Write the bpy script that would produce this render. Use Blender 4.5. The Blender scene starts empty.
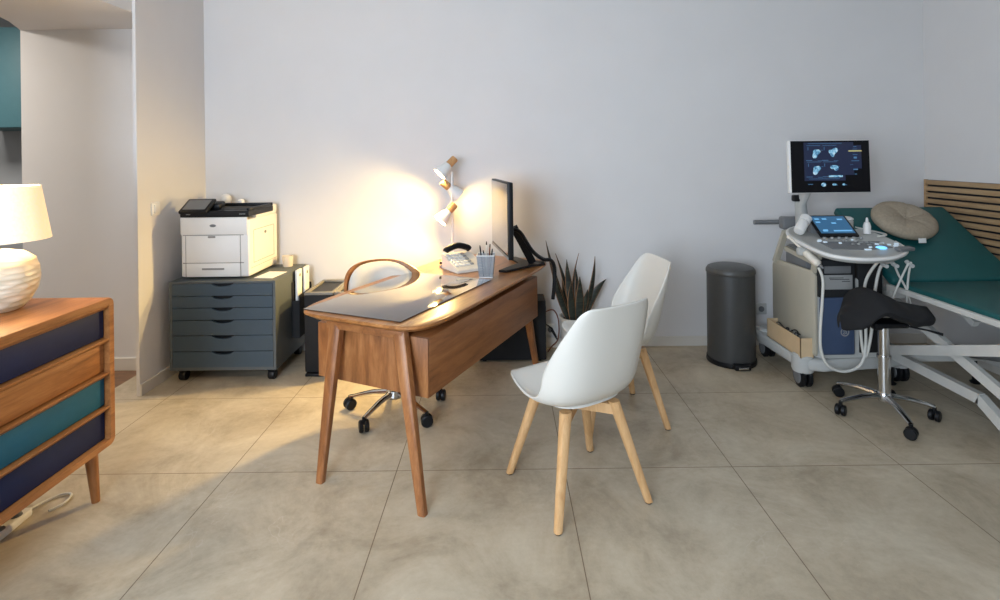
import bpy, bmesh, math, random
from mathutils import Vector, Matrix, Euler
random.seed(7)
PI = math.pi
R = math.radians
SC = bpy.context.scene
COL = SC.collection

# ------------------------------------------------------------------ materials
def lin(c):
    c = c / 255.0
    return c / 12.92 if c <= 0.04045 else ((c + 0.055) / 1.055) ** 2.4
def rgb(r, g, b):
    return (lin(r), lin(g), lin(b), 1.0)

def new_mat(name):
    m = bpy.data.materials.new(name)
    m.use_nodes = True
    nt = m.node_tree
    b = nt.nodes['Principled BSDF']
    return m, nt, b

def ramp(nt, fac, stops):
    r = nt.nodes.new('ShaderNodeValToRGB')
    el = r.color_ramp.elements
    while len(el) < len(stops):
        el.new(0.5)
    for e, (p, c) in zip(el, stops):
        e.position = p
        e.color = c
    nt.links.new(fac, r.inputs[0])
    return r.outputs[0]

def noise(nt, vec, scale, detail=4, rough=0.55, dist=0.0):
    n = nt.nodes.new('ShaderNodeTexNoise')
    n.inputs['Scale'].default_value = scale
    n.inputs['Detail'].default_value = detail
    n.inputs['Roughness'].default_value = rough
    n.inputs['Distortion'].default_value = dist
    nt.links.new(vec, n.inputs['Vector'])
    return n.outputs['Fac']

def coords(nt, scale=(1, 1, 1), rot=(0, 0, 0), kind='Object'):
    t = nt.nodes.new('ShaderNodeTexCoord')
    mp = nt.nodes.new('ShaderNodeMapping')
    mp.inputs['Scale'].default_value = scale
    mp.inputs['Rotation'].default_value = rot
    nt.links.new(t.outputs[kind], mp.inputs['Vector'])
    return mp.outputs['Vector']

def bump(nt, b, h, strength=0.2, dist=0.002):
    n = nt.nodes.new('ShaderNodeBump')
    n.inputs['Strength'].default_value = strength
    n.inputs['Distance'].default_value = dist
    nt.links.new(h, n.inputs['Height'])
    nt.links.new(n.outputs['Normal'], b.inputs['Normal'])

def plain(name, col, rough=0.5, metal=0.0, var=0.04, scale=14, bmp=0.0, spec=0.5, coat=0.0):
    m, nt, b = new_mat(name)
    f = noise(nt, coords(nt), scale)
    lo = tuple(max(0, c * (1 - var)) for c in col[:3]) + (1,)
    hi = tuple(min(1, c * (1 + var)) for c in col[:3]) + (1,)
    nt.links.new(ramp(nt, f, [(0.3, lo), (0.7, hi)]), b.inputs['Base Color'])
    b.inputs['Roughness'].default_value = rough
    b.inputs['Metallic'].default_value = metal
    b.inputs['Specular IOR Level'].default_value = spec
    b.inputs['Coat Weight'].default_value = coat
    b.inputs['Coat Roughness'].default_value = 0.08
    if bmp:
        bump(nt, b, noise(nt, coords(nt), scale * 12, 2), bmp, 0.0012)
    return m

def wood(name, dark, mid, light, stretch=(1.2, 14, 14), rough=0.42, rot=(0, 0, 0)):
    m, nt, b = new_mat(name)
    v = coords(nt, stretch, rot)
    f = noise(nt, v, 2.2, 6, 0.6, 0.6)
    f2 = noise(nt, coords(nt, tuple(s * 4 for s in stretch), rot), 3.0, 3, 0.7)
    mx = nt.nodes.new('ShaderNodeMath'); mx.operation = 'MULTIPLY_ADD'
    nt.links.new(f2, mx.inputs[0]); mx.inputs[1].default_value = 0.35
    nt.links.new(f, mx.inputs[2])
    nt.links.new(ramp(nt, mx.outputs[0], [(0.42, dark), (0.66, mid), (0.92, light)]), b.inputs['Base Color'])
    b.inputs['Roughness'].default_value = rough
    bump(nt, b, f2, 0.08, 0.001)
    return m

def glow(name, col, strength, base=None):
    m, nt, b = new_mat(name)
    b.inputs['Base Color'].default_value = base or col
    b.inputs['Emission Color'].default_value = col
    b.inputs['Emission Strength'].default_value = strength
    b.inputs['Roughness'].default_value = 0.35
    return m

M = {}
def build_materials():
    M['wall'] = plain('wall_paint', rgb(218, 215, 213), 0.85, var=0.015, scale=3, bmp=0.04)
    M['bounce_cut'] = plain('bounce_cut_dark', rgb(96, 94, 92), 0.85, var=0.02, scale=3)  # made-up dark colour for the unseen rear wall, cuts bounce onto the right side
    M['ceil'] = plain('ceiling_paint', rgb(225, 223, 220), 0.9, var=0.01, scale=3)
    M['room2'] = plain('grey_paint', rgb(150, 154, 158), 0.85, var=0.02, scale=3)
    M['base'] = plain('baseboard_paint', rgb(216, 210, 200), 0.6, var=0.02, scale=5)
    # floor: 0.8 m stone-look tiles with thin dark joints
    m, nt, b = new_mat('stone_tile')
    v = coords(nt)
    big = noise(nt, v, 2.2, 9, 0.68, 0.6)
    fine = noise(nt, v, 26, 4, 0.7)
    ad = nt.nodes.new('ShaderNodeMath'); ad.operation = 'MULTIPLY_ADD'
    nt.links.new(fine, ad.inputs[0]); ad.inputs[1].default_value = 0.22; nt.links.new(big, ad.inputs[2])
    stone = ramp(nt, ad.outputs[0], [(0.42, rgb(152, 138, 116)), (0.6, rgb(180, 166, 143)), (0.80, rgb(200, 188, 166))])
    # pale veins
    vn = noise(nt, v, 2.3, 3, 0.5, 1.5)
    d0 = nt.nodes.new('ShaderNodeMath'); d0.operation = 'SUBTRACT'; nt.links.new(vn, d0.inputs[0]); d0.inputs[1].default_value = 0.53
    d1 = nt.nodes.new('ShaderNodeMath'); d1.operation = 'ABSOLUTE'; nt.links.new(d0.outputs[0], d1.inputs[0])
    vein = ramp(nt, d1.outputs[0], [(0.0, (0.6, 0.6, 0.6, 1)), (0.005, (0, 0, 0, 1))])
    vm = nt.nodes.new('ShaderNodeMath'); vm.operation = 'MULTIPLY'
    gate = ramp(nt, noise(nt, v, 1.1, 2), [(0.5, (0, 0, 0, 1)), (0.62, (0.42, 0.42, 0.42, 1))])
    nt.links.new(vein, vm.inputs[0]); nt.links.new(gate, vm.inputs[1])
    mv = nt.nodes.new('ShaderNodeMix'); mv.data_type = 'RGBA'
    nt.links.new(vm.outputs[0], mv.inputs['Factor']); nt.links.new(stone, mv.inputs['A']); mv.inputs['B'].default_value = rgb(214, 204, 190)
    sep = nt.nodes.new('ShaderNodeSeparateXYZ'); nt.links.new(v, sep.inputs[0])
    lines = []
    for ax, off in (('X', 0.52), ('Y', -2.585)):
        a = nt.nodes.new('ShaderNodeMath'); a.operation = 'ADD'; a.inputs[1].default_value = off
        nt.links.new(sep.outputs[ax], a.inputs[0])
        p = nt.nodes.new('ShaderNodeMath'); p.operation = 'PINGPONG'; p.inputs[1].default_value = 0.4
        nt.links.new(a.outputs[0], p.inputs[0])
        l = nt.nodes.new('ShaderNodeMath'); l.operation = 'LESS_THAN'; l.inputs[1].default_value = 0.002
        nt.links.new(p.outputs[0], l.inputs[0])
        lines.append(l.outputs[0])
    mxx = nt.nodes.new('ShaderNodeMath'); mxx.operation = 'MAXIMUM'
    nt.links.new(lines[0], mxx.inputs[0]); nt.links.new(lines[1], mxx.inputs[1])
    mg = nt.nodes.new('ShaderNodeMix'); mg.data_type = 'RGBA'
    nt.links.new(mxx.outputs[0], mg.inputs['Factor']); nt.links.new(mv.outputs['Result'], mg.inputs['A']); mg.inputs['B'].default_value = rgb(112, 94, 72)
    nt.links.new(mg.outputs['Result'], b.inputs['Base Color'])
    b.inputs['Roughness'].default_value = 0.42
    bump(nt, b, fine, 0.05, 0.001)
    M['tile'] = m
    M['brownfloor'] = wood('brown_floor', rgb(84, 60, 42), rgb(112, 80, 57), rgb(132, 98, 70), (2, 10, 10))
    M['walnut'] = wood('walnut', rgb(116, 72, 36), rgb(156, 100, 54), rgb(182, 126, 74), (10, 1.0, 10))
    M['walnut_y'] = wood('walnut_side', rgb(116, 72, 36), rgb(152, 98, 53), rgb(178, 122, 72), (8, 8, 1.2))
    M['desk_top'] = wood('desk_top_wood', rgb(122, 76, 40), rgb(160, 106, 58), rgb(186, 130, 80), (9, 0.9, 9), 0.3)
    M['desk_box'] = wood('desk_box_wood', rgb(104, 62, 32), rgb(144, 91, 50), rgb(178, 122, 74), (7, 7, 1.1), 0.42)
    M['desk_side'] = wood('desk_side_wood', rgb(110, 67, 36), rgb(144, 91, 51), rgb(166, 111, 65), (9, 0.9, 9), 0.42)
    M['beech'] = wood('beech', rgb(188, 142, 92), rgb(206, 162, 112), rgb(220, 180, 132), (12, 12, 1.0), 0.45)
    M['lightwood'] = wood('light_wood', rgb(168, 118, 70), rgb(190, 140, 88), rgb(204, 156, 104), (8, 8, 1.5), 0.5)
    M['slatwood'] = wood('slat_wood', rgb(142, 112, 80), rgb(172, 140, 102), rgb(194, 164, 124), (8, 1.0, 12), 0.55)
    M['navy'] = plain('navy_front', rgb(16, 32, 74), 0.6, var=0.06, spec=0.25)
    M['teal'] = plain('teal_front', rgb(24, 92, 122), 0.6, var=0.06, spec=0.25)
    M['cupteal'] = plain('cupboard_teal', rgb(62, 104, 114), 0.55, var=0.03)
    M['slate'] = plain('slate_blue', rgb(56, 72, 84), 0.5, var=0.03)
    M['slate_side'] = plain('slate_side', rgb(80, 86, 88), 0.5, var=0.03)
    M['dark'] = plain('dark_gap', rgb(22, 24, 28), 0.7)
    M['black'] = plain('black_plastic', rgb(16, 17, 20), 0.42, var=0.08, spec=0.3)
    M['blackmat'] = plain('black_matte', rgb(14, 15, 18), 0.75, var=0.1, scale=30)
    M['fabricblack'] = plain('black_upholstery', rgb(14, 14, 17), 0.85, var=0.12, scale=60, bmp=0.2)
    M['topgrey'] = plain('grey_top', rgb(120, 116, 108), 0.4)
    M['white'] = plain('white_plastic', rgb(228, 226, 222), 0.4, var=0.01)
    M['shell'] = plain('shell_plastic', rgb(214, 210, 201), 0.38, var=0.01, scale=4)
    M['cushion'] = plain('cream_leather', rgb(226, 218, 204), 0.55, var=0.03, scale=20, bmp=0.06)
    M['printer'] = plain('printer_white', rgb(226, 222, 216), 0.45, var=0.01)
    M['seam'] = plain('seam_grey', rgb(140, 136, 130), 0.6)
    M['grey'] = plain('grey_plastic', rgb(150, 150, 148), 0.45)
    M['midgrey'] = plain('mid_grey', rgb(112, 113, 114), 0.45)
    M['chrome'] = plain('chrome', rgb(205, 205, 205), 0.16, 1.0, var=0.02)
    M['steel'] = plain('painted_white_steel', rgb(196, 194, 188), 0.4, var=0.03)
    M['bin'] = plain('bin_grey', rgb(62, 62, 61), 0.45, var=0.05, scale=20)
    M['binlid'] = plain('bin_lid_grey', rgb(74, 73, 70), 0.4, var=0.05, scale=20)
    M['bedteal'] = plain('teal_vinyl', rgb(10, 80, 80), 0.55, var=0.06, scale=5, bmp=0.05)
    M['pillow'] = plain('beige_linen', rgb(156, 142, 122), 0.9, var=0.12, scale=60, bmp=0.3)
    M['usbody'] = plain('cart_cream', rgb(174, 167, 150), 0.45, var=0.02)
    M['usgrey'] = plain('cart_grey', rgb(184, 184, 180), 0.42, var=0.02)
    M['usblue'] = plain('cart_blue', rgb(60, 76, 104), 0.42, var=0.05)
    M['cable'] = plain('pale_cable', rgb(206, 204, 196), 0.5)
    M['browncable'] = plain('brown_cable', rgb(120, 66, 40), 0.5)
    M['card'] = plain('kraft_card', rgb(206, 178, 140), 0.8, var=0.05)
    M['paper'] = plain('paper', rgb(238, 234, 226), 0.8, var=0.01)
    M['leaf'] = None
    m, nt, b = new_mat('snake_leaf')
    f = noise(nt, coords(nt, (5, 5, 26)), 2.2, 4, 0.6)
    nt.links.new(ramp(nt, f, [(0.38, rgb(26, 30, 24)), (0.56, rgb(48, 52, 42)), (0.72, rgb(74, 76, 60))]), b.inputs['Base Color'])
    b.inputs['Roughness'].default_value = 0.45
    M['leaf'] = m
    M['leafedge'] = plain('snake_leaf_margin', rgb(140, 100, 68), 0.5)
    M['pot'] = plain('cream_pot', rgb(214, 206, 192), 0.5)
    M['soil'] = plain('soil', rgb(50, 38, 28), 0.95, var=0.3, scale=60)
    m, nt, b = new_mat('smoked_glass_pad')
    nt.links.new(ramp(nt, noise(nt, coords(nt), 6), [(0.3, rgb(66, 52, 42)), (0.7, rgb(74, 59, 48))]), b.inputs['Base Color'])
    b.inputs['Roughness'].default_value = 0.07
    b.inputs['Coat Weight'].default_value = 1.0
    b.inputs['Coat Roughness'].default_value = 0.03
    b.inputs['IOR'].default_value = 1.8
    M['pad'] = m
    m, nt, b = new_mat('display_glass')
    b.inputs['Base Color'].default_value = rgb(70, 66, 60)
    b.inputs['Roughness'].default_value = 0.18
    b.inputs['Coat Weight'].default_value = 1.0
    b.inputs['Coat Roughness'].default_value = 0.05
    M['glassdisp'] = m
    m, nt, b = new_mat('window_glass')
    b.inputs['Base Color'].default_value = (1, 1, 1, 1)
    b.inputs['Transmission Weight'].default_value = 1.0
    b.inputs['Roughness'].default_value = 0.0
    b.inputs['IOR'].default_value = 1.02
    M['glass'] = m
    m, nt, b = new_mat('frosted_glass')
    b.inputs['Base Color'].default_value = rgb(250, 240, 222)
    b.inputs['Transmission Weight'].default_value = 0.5
    b.inputs['Roughness'].default_value = 0.3
    M['candleglass'] = m
    M['amber'] = plain('amber_wax', rgb(214, 150, 84), 0.6)
    # white glazed basket-ribbed ceramic
    m, nt, b = new_mat('ribbed_ceramic')
    v = coords(nt, (1, 1, 1))
    w = nt.nodes.new('ShaderNodeTexVoronoi'); w.inputs['Scale'].default_value = 26
    mp = nt.nodes.new('ShaderNodeMapping'); mp.inputs['Scale'].default_value = (0.55, 0.55, 1.9)
    nt.links.new(v, mp.inputs['Vector']); nt.links.new(mp.outputs['Vector'], w.inputs['Vector'])
    nt.links.new(ramp(nt, w.outputs['Distance'], [(0.05, rgb(240, 228, 206)), (0.75, rgb(206, 190, 164))]), b.inputs['Base Color'])
    b.inputs['Roughness'].default_value = 0.3
    bump(nt, b, w.outputs['Distance'], 0.9, 0.006)
    M['ceramic'] = m
    # lamp shade: cloth lit from inside
    m, nt, b = new_mat('lit_linen_shade')
    f = noise(nt, coords(nt, (1, 1, 1)), 90, 2)
    nt.links.new(ramp(nt, f, [(0.3, rgb(244, 232, 208)), (0.7, rgb(252, 242, 222))]), b.inputs['Base Color'])
    b.inputs['Emission Color'].default_value = rgb(255, 212, 144)
    b.inputs['Emission Strength'].default_value = 0.34
    b.inputs['Roughness'].default_value = 0.9
    M['shade'] = m
    M['bulb'] = glow('lit_bulb', rgb(255, 214, 150), 8.0)
    M['screen'] = glow('scanner_screen', rgb(8, 9, 13), 0.8, rgb(3, 3, 4))
    M['screen'].node_tree.nodes['Principled BSDF'].inputs['Specular IOR Level'].default_value = 0.15
    M['scr_navy'] = glow('screen_navy', rgb(13, 25, 56), 0.9, rgb(8, 8, 10))
    m, nt, b = new_mat('screen_scan')
    f = noise(nt, coords(nt), 60, 4)
    c = ramp(nt, f, [(0.35, rgb(50, 104, 150)), (0.5, rgb(130, 196, 232)), (0.66, rgb(210, 236, 250))])
    b.inputs['Base Color'].default_value = rgb(8, 8, 10)
    nt.links.new(c, b.inputs['Emission Color']); b.inputs['Emission Strength'].default_value = 0.7
    M['scr_scan'] = m
    M['scr_text'] = glow('screen_text', rgb(74, 122, 164), 0.8, rgb(8, 8, 10))
    M['scr_amber'] = glow('screen_amber', rgb(180, 176, 120), 0.8, rgb(8, 8, 10))
    M['tablet'] = glow('tablet_screen', rgb(44, 92, 130), 0.9, rgb(8, 8, 10))
    M['tabtext'] = glow('tablet_icons', rgb(110, 176, 226), 0.9, rgb(8, 8, 10))
    M['bluebtn'] = glow('lit_trackball', rgb(120, 196, 250), 1.0)
    M['whitebtn'] = glow('lit_key', rgb(200, 214, 224), 0.3)
    m, nt, b = new_mat('mesh_cup')
    b.inputs['Base Color'].default_value = rgb(150, 154, 158)
    b.inputs['Metallic'].default_value = 0.3
    b.inputs['Roughness'].default_value = 0.4
    v = coords(nt, (1, 1, 1))
    sp = nt.nodes.new('ShaderNodeSeparateXYZ'); nt.links.new(v, sp.inputs[0])
    s2 = nt.nodes.new('ShaderNodeMath'); s2.operation = 'ADD'; nt.links.new(sp.outputs['X'], s2.inputs[0]); nt.links.new(sp.outputs['Y'], s2.inputs[1])
    hs = []
    for o in (s2.outputs[0], sp.outputs['Z']):
        pp = nt.nodes.new('ShaderNodeMath'); pp.operation = 'PINGPONG'; pp.inputs[1].default_value = 0.0016; nt.links.new(o, pp.inputs[0])
        g = nt.nodes.new('ShaderNodeMath'); g.operation = 'LESS_THAN'; g.inputs[1].default_value = 0.0009; nt.links.new(pp.outputs[0], g.inputs[0])
        hs.append(g.outputs[0])
    mx = nt.nodes.new('ShaderNodeMath'); mx.operation = 'MAXIMUM'; nt.links.new(hs[0], mx.inputs[0]); nt.links.new(hs[1], mx.inputs[1])
    nt.links.new(mx.outputs[0], b.inputs['Alpha'])
    M['mesh'] = m
build_materials()

# ------------------------------------------------------------------ mesh helpers
def BM():
    return bmesh.new()

def box(bm, c, s, bev=0.0, rot=None, seg=2):
    mt = Matrix.Translation(c)
    if rot is not None:
        mt = mt @ Euler(rot).to_matrix().to_4x4()
    mt = mt @ Matrix.Diagonal((s[0], s[1], s[2], 1))
    r = bmesh.ops.create_cube(bm, size=1.0, matrix=mt)
    vs = r['verts']
    if bev > 0:
        es = list({e for v in vs for e in v.link_edges})
        bmesh.ops.bevel(bm, geom=es, offset=bev, segments=seg, profile=0.5, affect='EDGES')
    return bm

def catmull(pts, n=6):
    pts = [Vector(p) for p in pts]
    out = []
    for i in range(len(pts) - 1):
        p0 = pts[max(i - 1, 0)]; p1 = pts[i]; p2 = pts[i + 1]; p3 = pts[min(i + 2, len(pts) - 1)]
        for k in range(n):
            t = k / n
            out.append(0.5 * ((2 * p1) + (-p0 + p2) * t + (2 * p0 - 5 * p1 + 4 * p2 - p3) * t * t + (-p0 + 3 * p1 - 3 * p2 + p3) * t ** 3))
    out.append(pts[-1])
    return out

def loft(bm, rings, cap=True, closed=True):
    vr = [[bm.verts.new(p) for p in r] for r in rings]
    n = len(vr[0])
    for a, b in zip(vr, vr[1:]):
        for i in range(n if closed else n - 1):
            j = (i + 1) % n
            bm.faces.new((a[i], a[j], b[j], b[i]))
    if cap:
        bm.faces.new(list(reversed(vr[0])))
        bm.faces.new(vr[-1])
    return vr

def tube(bm, pts, r, seg=10, smooth=0, flat=None, cap=True):
    """swept round (or flat = (wx, wy) elliptical) bar along pts; r may be a list"""
    pts = catmull(pts, smooth) if smooth else [Vector(p) for p in pts]
    n = len(pts)
    rs = r if isinstance(r, (list, tuple)) else [r] * n
    if len(rs) != n:
        rs = [rs[0] + (rs[-1] - rs[0]) * i / (n - 1) for i in range(n)]
    rings = []
    prev = None
    for i, p in enumerate(pts):
        t = (pts[min(i + 1, n - 1)] - pts[max(i - 1, 0)]).normalized()
        if prev is None:
            a = Vector((0, 0, 1)) if abs(t.z) < 0.9 else Vector((1, 0, 0))
            u = t.cross(a).normalized()
        else:
            u = (prev - t * prev.dot(t)).normalized()
        prev = u
        w = t.cross(u)
        fx, fy = flat if flat else (1, 1)
        rings.append([p + (u * math.cos(2 * PI * k / seg) * fx + w * math.sin(2 * PI * k / seg) * fy) * rs[i] for k in range(seg)])
    loft(bm, rings, cap)
    return bm

def bar(bm, a, b, w, h, up=(0, 0, 1), w2=None, h2=None):
    """rectangular bar a->b, w across, h along up; may taper to w2,h2"""
    a = Vector(a); b = Vector(b)
    t = (b - a).normalized()
    up = Vector(up)
    s = t.cross(up).normalized()
    u = s.cross(t)
    w2 = w if w2 is None else w2; h2 = h if h2 is None else h2
    rings = []
    for p, ww, hh in ((a, w, h), (b, w2, h2)):
        rings.append([p + s * (sx * ww / 2) + u * (sy * hh / 2) for sx, sy in ((-1, -1), (1, -1), (1, 1), (-1, 1))])
    loft(bm, rings)
    return bm

def lathe(bm, prof, seg=32, c=(0, 0, 0), mtx=None):
    rings = []
    for r, z in prof:
        ring = []
        for k in range(seg):
            p = Vector((r * math.cos(2 * PI * k / seg), r * math.sin(2 * PI * k / seg), z))
            if mtx is not None:
                p = mtx @ p
            ring.append(p + Vector(c))
        rings.append(ring)
    loft(bm, rings)
    return bm

def prism(bm, poly, z0, z1, bev=0.0, mtx=None):
    vs = [Vector((x, y, z0)) for x, y in poly]
    f = [bm.verts.new(v) for v in vs]
    g = [bm.verts.new(v + Vector((0, 0, z1 - z0))) for v in vs]
    n = len(f)
    faces = [bm.faces.new(list(reversed(f))), bm.faces.new(g)]
    for i in range(n):
        faces.append(bm.faces.new((f[i], f[(i + 1) % n], g[(i + 1) % n], g[i])))
    if bev > 0:
        es = list({e for fc in faces[:2] for e in fc.edges})
        bmesh.ops.bevel(bm, geom=es, offset=bev, segments=3, profile=0.5, affect='EDGES')
    if mtx is not None:
        bmesh.ops.transform(bm, matrix=mtx, verts=bm.verts)
    return bm

def ball(bm, c, r, sc=(1, 1, 1), seg=20):
    m = Matrix.Translation(c) @ Matrix.Diagonal((sc[0], sc[1], sc[2], 1))
    bmesh.ops.create_uvsphere(bm, u_segments=seg, v_segments=seg // 2, radius=r, matrix=m)
    return bm

def aim(a, b):
    """matrix whose local z runs a->b, origin a"""
    a = Vector(a); d = (Vector(b) - a)
    q = Vector((0, 0, 1)).rotation_difference(d.normalized())
    return Matrix.Translation(a) @ q.to_matrix().to_4x4()

def obj(name, bm, mat, parent=None, smooth=32, mods=None, kind=None, label=None):
    bmesh.ops.recalc_face_normals(bm, faces=bm.faces)
    me = bpy.data.meshes.new(name)
    bm.to_mesh(me); bm.free()
    mats = mat if isinstance(mat, (list, tuple)) else [mat]
    for mm in mats:
        me.materials.append(mm)
    if smooth:
        for p in me.polygons:
            p.use_smooth = True
        me.set_sharp_from_angle(angle=R(smooth))
    o = bpy.data.objects.new(name, me)
    COL.objects.link(o)
    if parent is not None:
        o.parent = parent
    for t, kw in (mods or []):
        md = o.modifiers.new(t.lower(), t)
        for k, v in kw.items():
            setattr(md, k, v)
    if kind: o['kind'] = kind
    if label: o['label'] = label
    return o

def thing(name, label, cat, loc=(0, 0, 0), rz=0.0, group=None):
    o = bpy.data.objects.new(name, None)
    o.empty_display_size = 0.1
    COL.objects.link(o)
    o.location = loc; o.rotation_euler = (0, 0, rz)
    o['label'] = label; o['category'] = cat
    if group: o['group'] = group
    return o

def tag(o, label, cat, group=None, loc=None, rz=None):
    o['label'] = label; o['category'] = cat
    if group: o['group'] = group
    if loc is not None: o.location = loc
    if rz is not None: o.rotation_euler = (0, 0, rz)
    return o

def struct(name, bm, mat):
    return obj(name, bm, mat, None, smooth=0, kind='structure')

def dup(root, loc, rz, label):
    r = root.copy(); COL.objects.link(r); r.location = loc; r.rotation_euler = (0, 0, rz); r['label'] = label
    for ch in list(root.children):
        c = ch.copy(); COL.objects.link(c); c.parent = r
        for g in ch.children:
            d = g.copy(); COL.objects.link(d); d.parent = c
    return r

# ------------------------------------------------------------------ room shell
BY = 4.22      # back wall face
LX, RX = -2.31, 3.29
CH = 3.0
RY = -1.5      # rear wall face (behind the camera)
def slab(x0, x1, y0, y1, z0, z1):
    return box(BM(), ((x0 + x1) / 2, (y0 + y1) / 2, (z0 + z1) / 2), (x1 - x0, y1 - y0, z1 - z0))
struct('floor', slab(-2.56, RX + 0.1, RY - 0.1, BY + 0.1, -0.1, 0), M['tile'])
struct('floor_passage', slab(-5.3, -2.56, 2.2, 5.3, -0.1, 0), M['brownfloor'])
struct('ceiling', slab(LX - 0.1, RX + 0.1, RY - 0.1, BY + 0.1, CH, CH + 0.1), M['ceil'])
struct('wall_back', slab(LX - 0.04, RX + 0.1, BY, BY + 0.1, 0, CH), M['wall'])
struct('wall_right', slab(RX, RX + 0.1, RY, BY, 0, CH), M['wall'])
struct('wall_left', slab(LX - 0.02, LX, 3.43, BY, 0, CH), M['wall'])
lw = BM()
for a in ((RY, -1.3, 0, CH), (0.3, 2.36, 0, CH), (-1.3, 0.3, 0, 0.85), (-1.3, 0.3, 2.5, CH)):
    box(lw, (LX - 0.05, (a[0] + a[1]) / 2, (a[2] + a[3]) / 2), (0.1, a[1] - a[0], a[3] - a[2]))
struct('wall_left_near', lw, M['wall'])
struct('wall_passage', slab(-3.42, LX - 0.02, 3.86, 3.96, 0, 2.43), M['wall'])
sof = BM()
prism(sof, [(-3.42, 3.96), (-3.42, 3.86), (-3.28, 3.62), (-3.19, 3.4), (-3.12, 3.1), (-3.1, 2.36), (LX - 0.02, 2.36), (LX - 0.02, 3.96)], 2.43, CH)
struct('ceiling_passage', sof, M['wall'])
struct('wall_far_back', slab(-5.3, -3.3, 5.1, 5.2, 0, CH), M['room2'])
struct('wall_far_left', slab(-5.4, -5.3, 2.2, 5.2, 0, CH), M['room2'])
struct('wall_far_near', slab(-5.3, LX - 0.1, 2.1, 2.2, 0, CH), M['room2'])
struct('wall_far_side', slab(-3.42, -3.36, 3.96, 5.1, 0, CH), M['room2'])
struct('ceiling_far', slab(-5.4, LX - 0.04, 2.1, 5.2, CH, CH + 0.1), M['ceil'])
# rear wall with the daylight window, behind the camera
WX0, WX1, WZ0, WZ1 = -2.0, -0.6, 0.85, 2.5
VY0, VY1 = -1.3, 0.3
rw = BM()
for a in ((LX, WX0, 0, CH), (WX1, RX, 0, CH), (WX0, WX1, 0, WZ0), (WX0, WX1, WZ1, CH)):
    box(rw, ((a[0] + a[1]) / 2, RY - 0.05, (a[2] + a[3]) / 2), (a[1] - a[0], 0.1, a[3] - a[2]))
struct('wall_rear', rw, M['bounce_cut'])
wf = BM()
for x in (WX0 + 0.03, (WX0 + WX1) / 2, WX1 - 0.03):
    box(wf, (x, RY - 0.05, (WZ0 + WZ1) / 2), (0.06, 0.08, WZ1 - WZ0))
for z in (WZ0 + 0.03, WZ1 - 0.03):
    box(wf, ((WX0 + WX1) / 2, RY - 0.05, z), (WX1 - WX0, 0.08, 0.06))
win = struct('window_1', wf, M['white'])
obj('window_pane', slab(WX0, WX1, RY - 0.054, RY - 0.048, WZ0, WZ1), M['glass'], win, smooth=0)
wf = BM()
for y in (VY0 + 0.03, (VY0 + VY1) / 2, VY1 - 0.03):
    box(wf, (LX - 0.05, y, (WZ0 + WZ1) / 2), (0.08, 0.06, WZ1 - WZ0))
for z in (WZ0 + 0.03, WZ1 - 0.03):
    box(wf, (LX - 0.05, (VY0 + VY1) / 2, z), (0.08, VY1 - VY0, 0.06))
win2 = struct('window_2', wf, M['white'])
obj('window_pane', slab(LX - 0.054, LX - 0.048, VY0, VY1, WZ0, WZ1), M['glass'], win2, smooth=0)
# baseboards
def skirting(name, x0, x1, y0, y1, h=0.075):
    b = BM(); box(b, ((x0 + x1) / 2, (y0 + y1) / 2, h / 2), (x1 - x0, y1 - y0, h), 0.003)
    o = obj(name, b, M['base'], None, smooth=0, kind='structure'); return o
skirting('baseboard_back', LX + 0.012, RX - 0.012, BY - 0.012, BY)
skirting('baseboard_left', LX, LX + 0.012, 3.43, BY)
skirting('baseboard_right', RX - 0.012, RX, RY, BY)
skirting('baseboard_passage', -3.42, LX - 0.02, 3.848, 3.86, 0.09)

# far room: teal wall cupboards
cb = thing('wall_cupboard', 'teal wall cupboard hanging high in the room beyond the opening', 'cupboard', (-4.2, 4.75, 1.78))
obj('cabinet_body', slab(-0.5, 0.28, -0.13, 0.35, 0, 0.86), M['cupteal'], cb, smooth=0)
for x0, x1 in ((-0.5, -0.118), (-0.112, 0.28)):
    b = BM(); box(b, ((x0 + x1) / 2, -0.142, 0.43), (x1 - x0 - 0.004, 0.02, 0.85), 0.003)
    obj('door', b, M['cupteal'], cb)

# light switch on the left wall
sw = thing('light_switch', 'small white light switch on the left wall beside the printer', 'switch', (LX, 3.6, 1.17))
b = BM(); box(b, (0.005, 0, 0), (0.01, 0.085, 0.085), 0.004); obj('plate', b, M['white'], sw)
b = BM(); box(b, (0.013, 0, 0), (0.008, 0.05, 0.055), 0.002); obj('rocker', b, M['white'], sw)

def socket(label, x, z, mat):
    s = thing('wall_socket', label, 'socket', (x, BY, z))
    b = BM(); box(b, (0, -0.005, 0), (0.085, 0.01, 0.085), 0.004); obj('plate', b, mat, s)
    b = BM(); lathe(b, [(0.022, 0), (0.022, 0.004), (0.019, 0.004), (0.018, 0.001)], 24, mtx=Matrix.Translation((0, -0.01, 0)) @ Matrix.Rotation(PI / 2, 4, 'X')); obj('socket_well', b, M['midgrey'], s)
    return s
socket('pale wall socket low on the wall between pedal bin and scanner cart', 2.0, 0.28, M['usgrey'])
socket('pale wall socket low on the wall beside the computer tower', 0.36, 0.14, M['white'])

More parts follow.
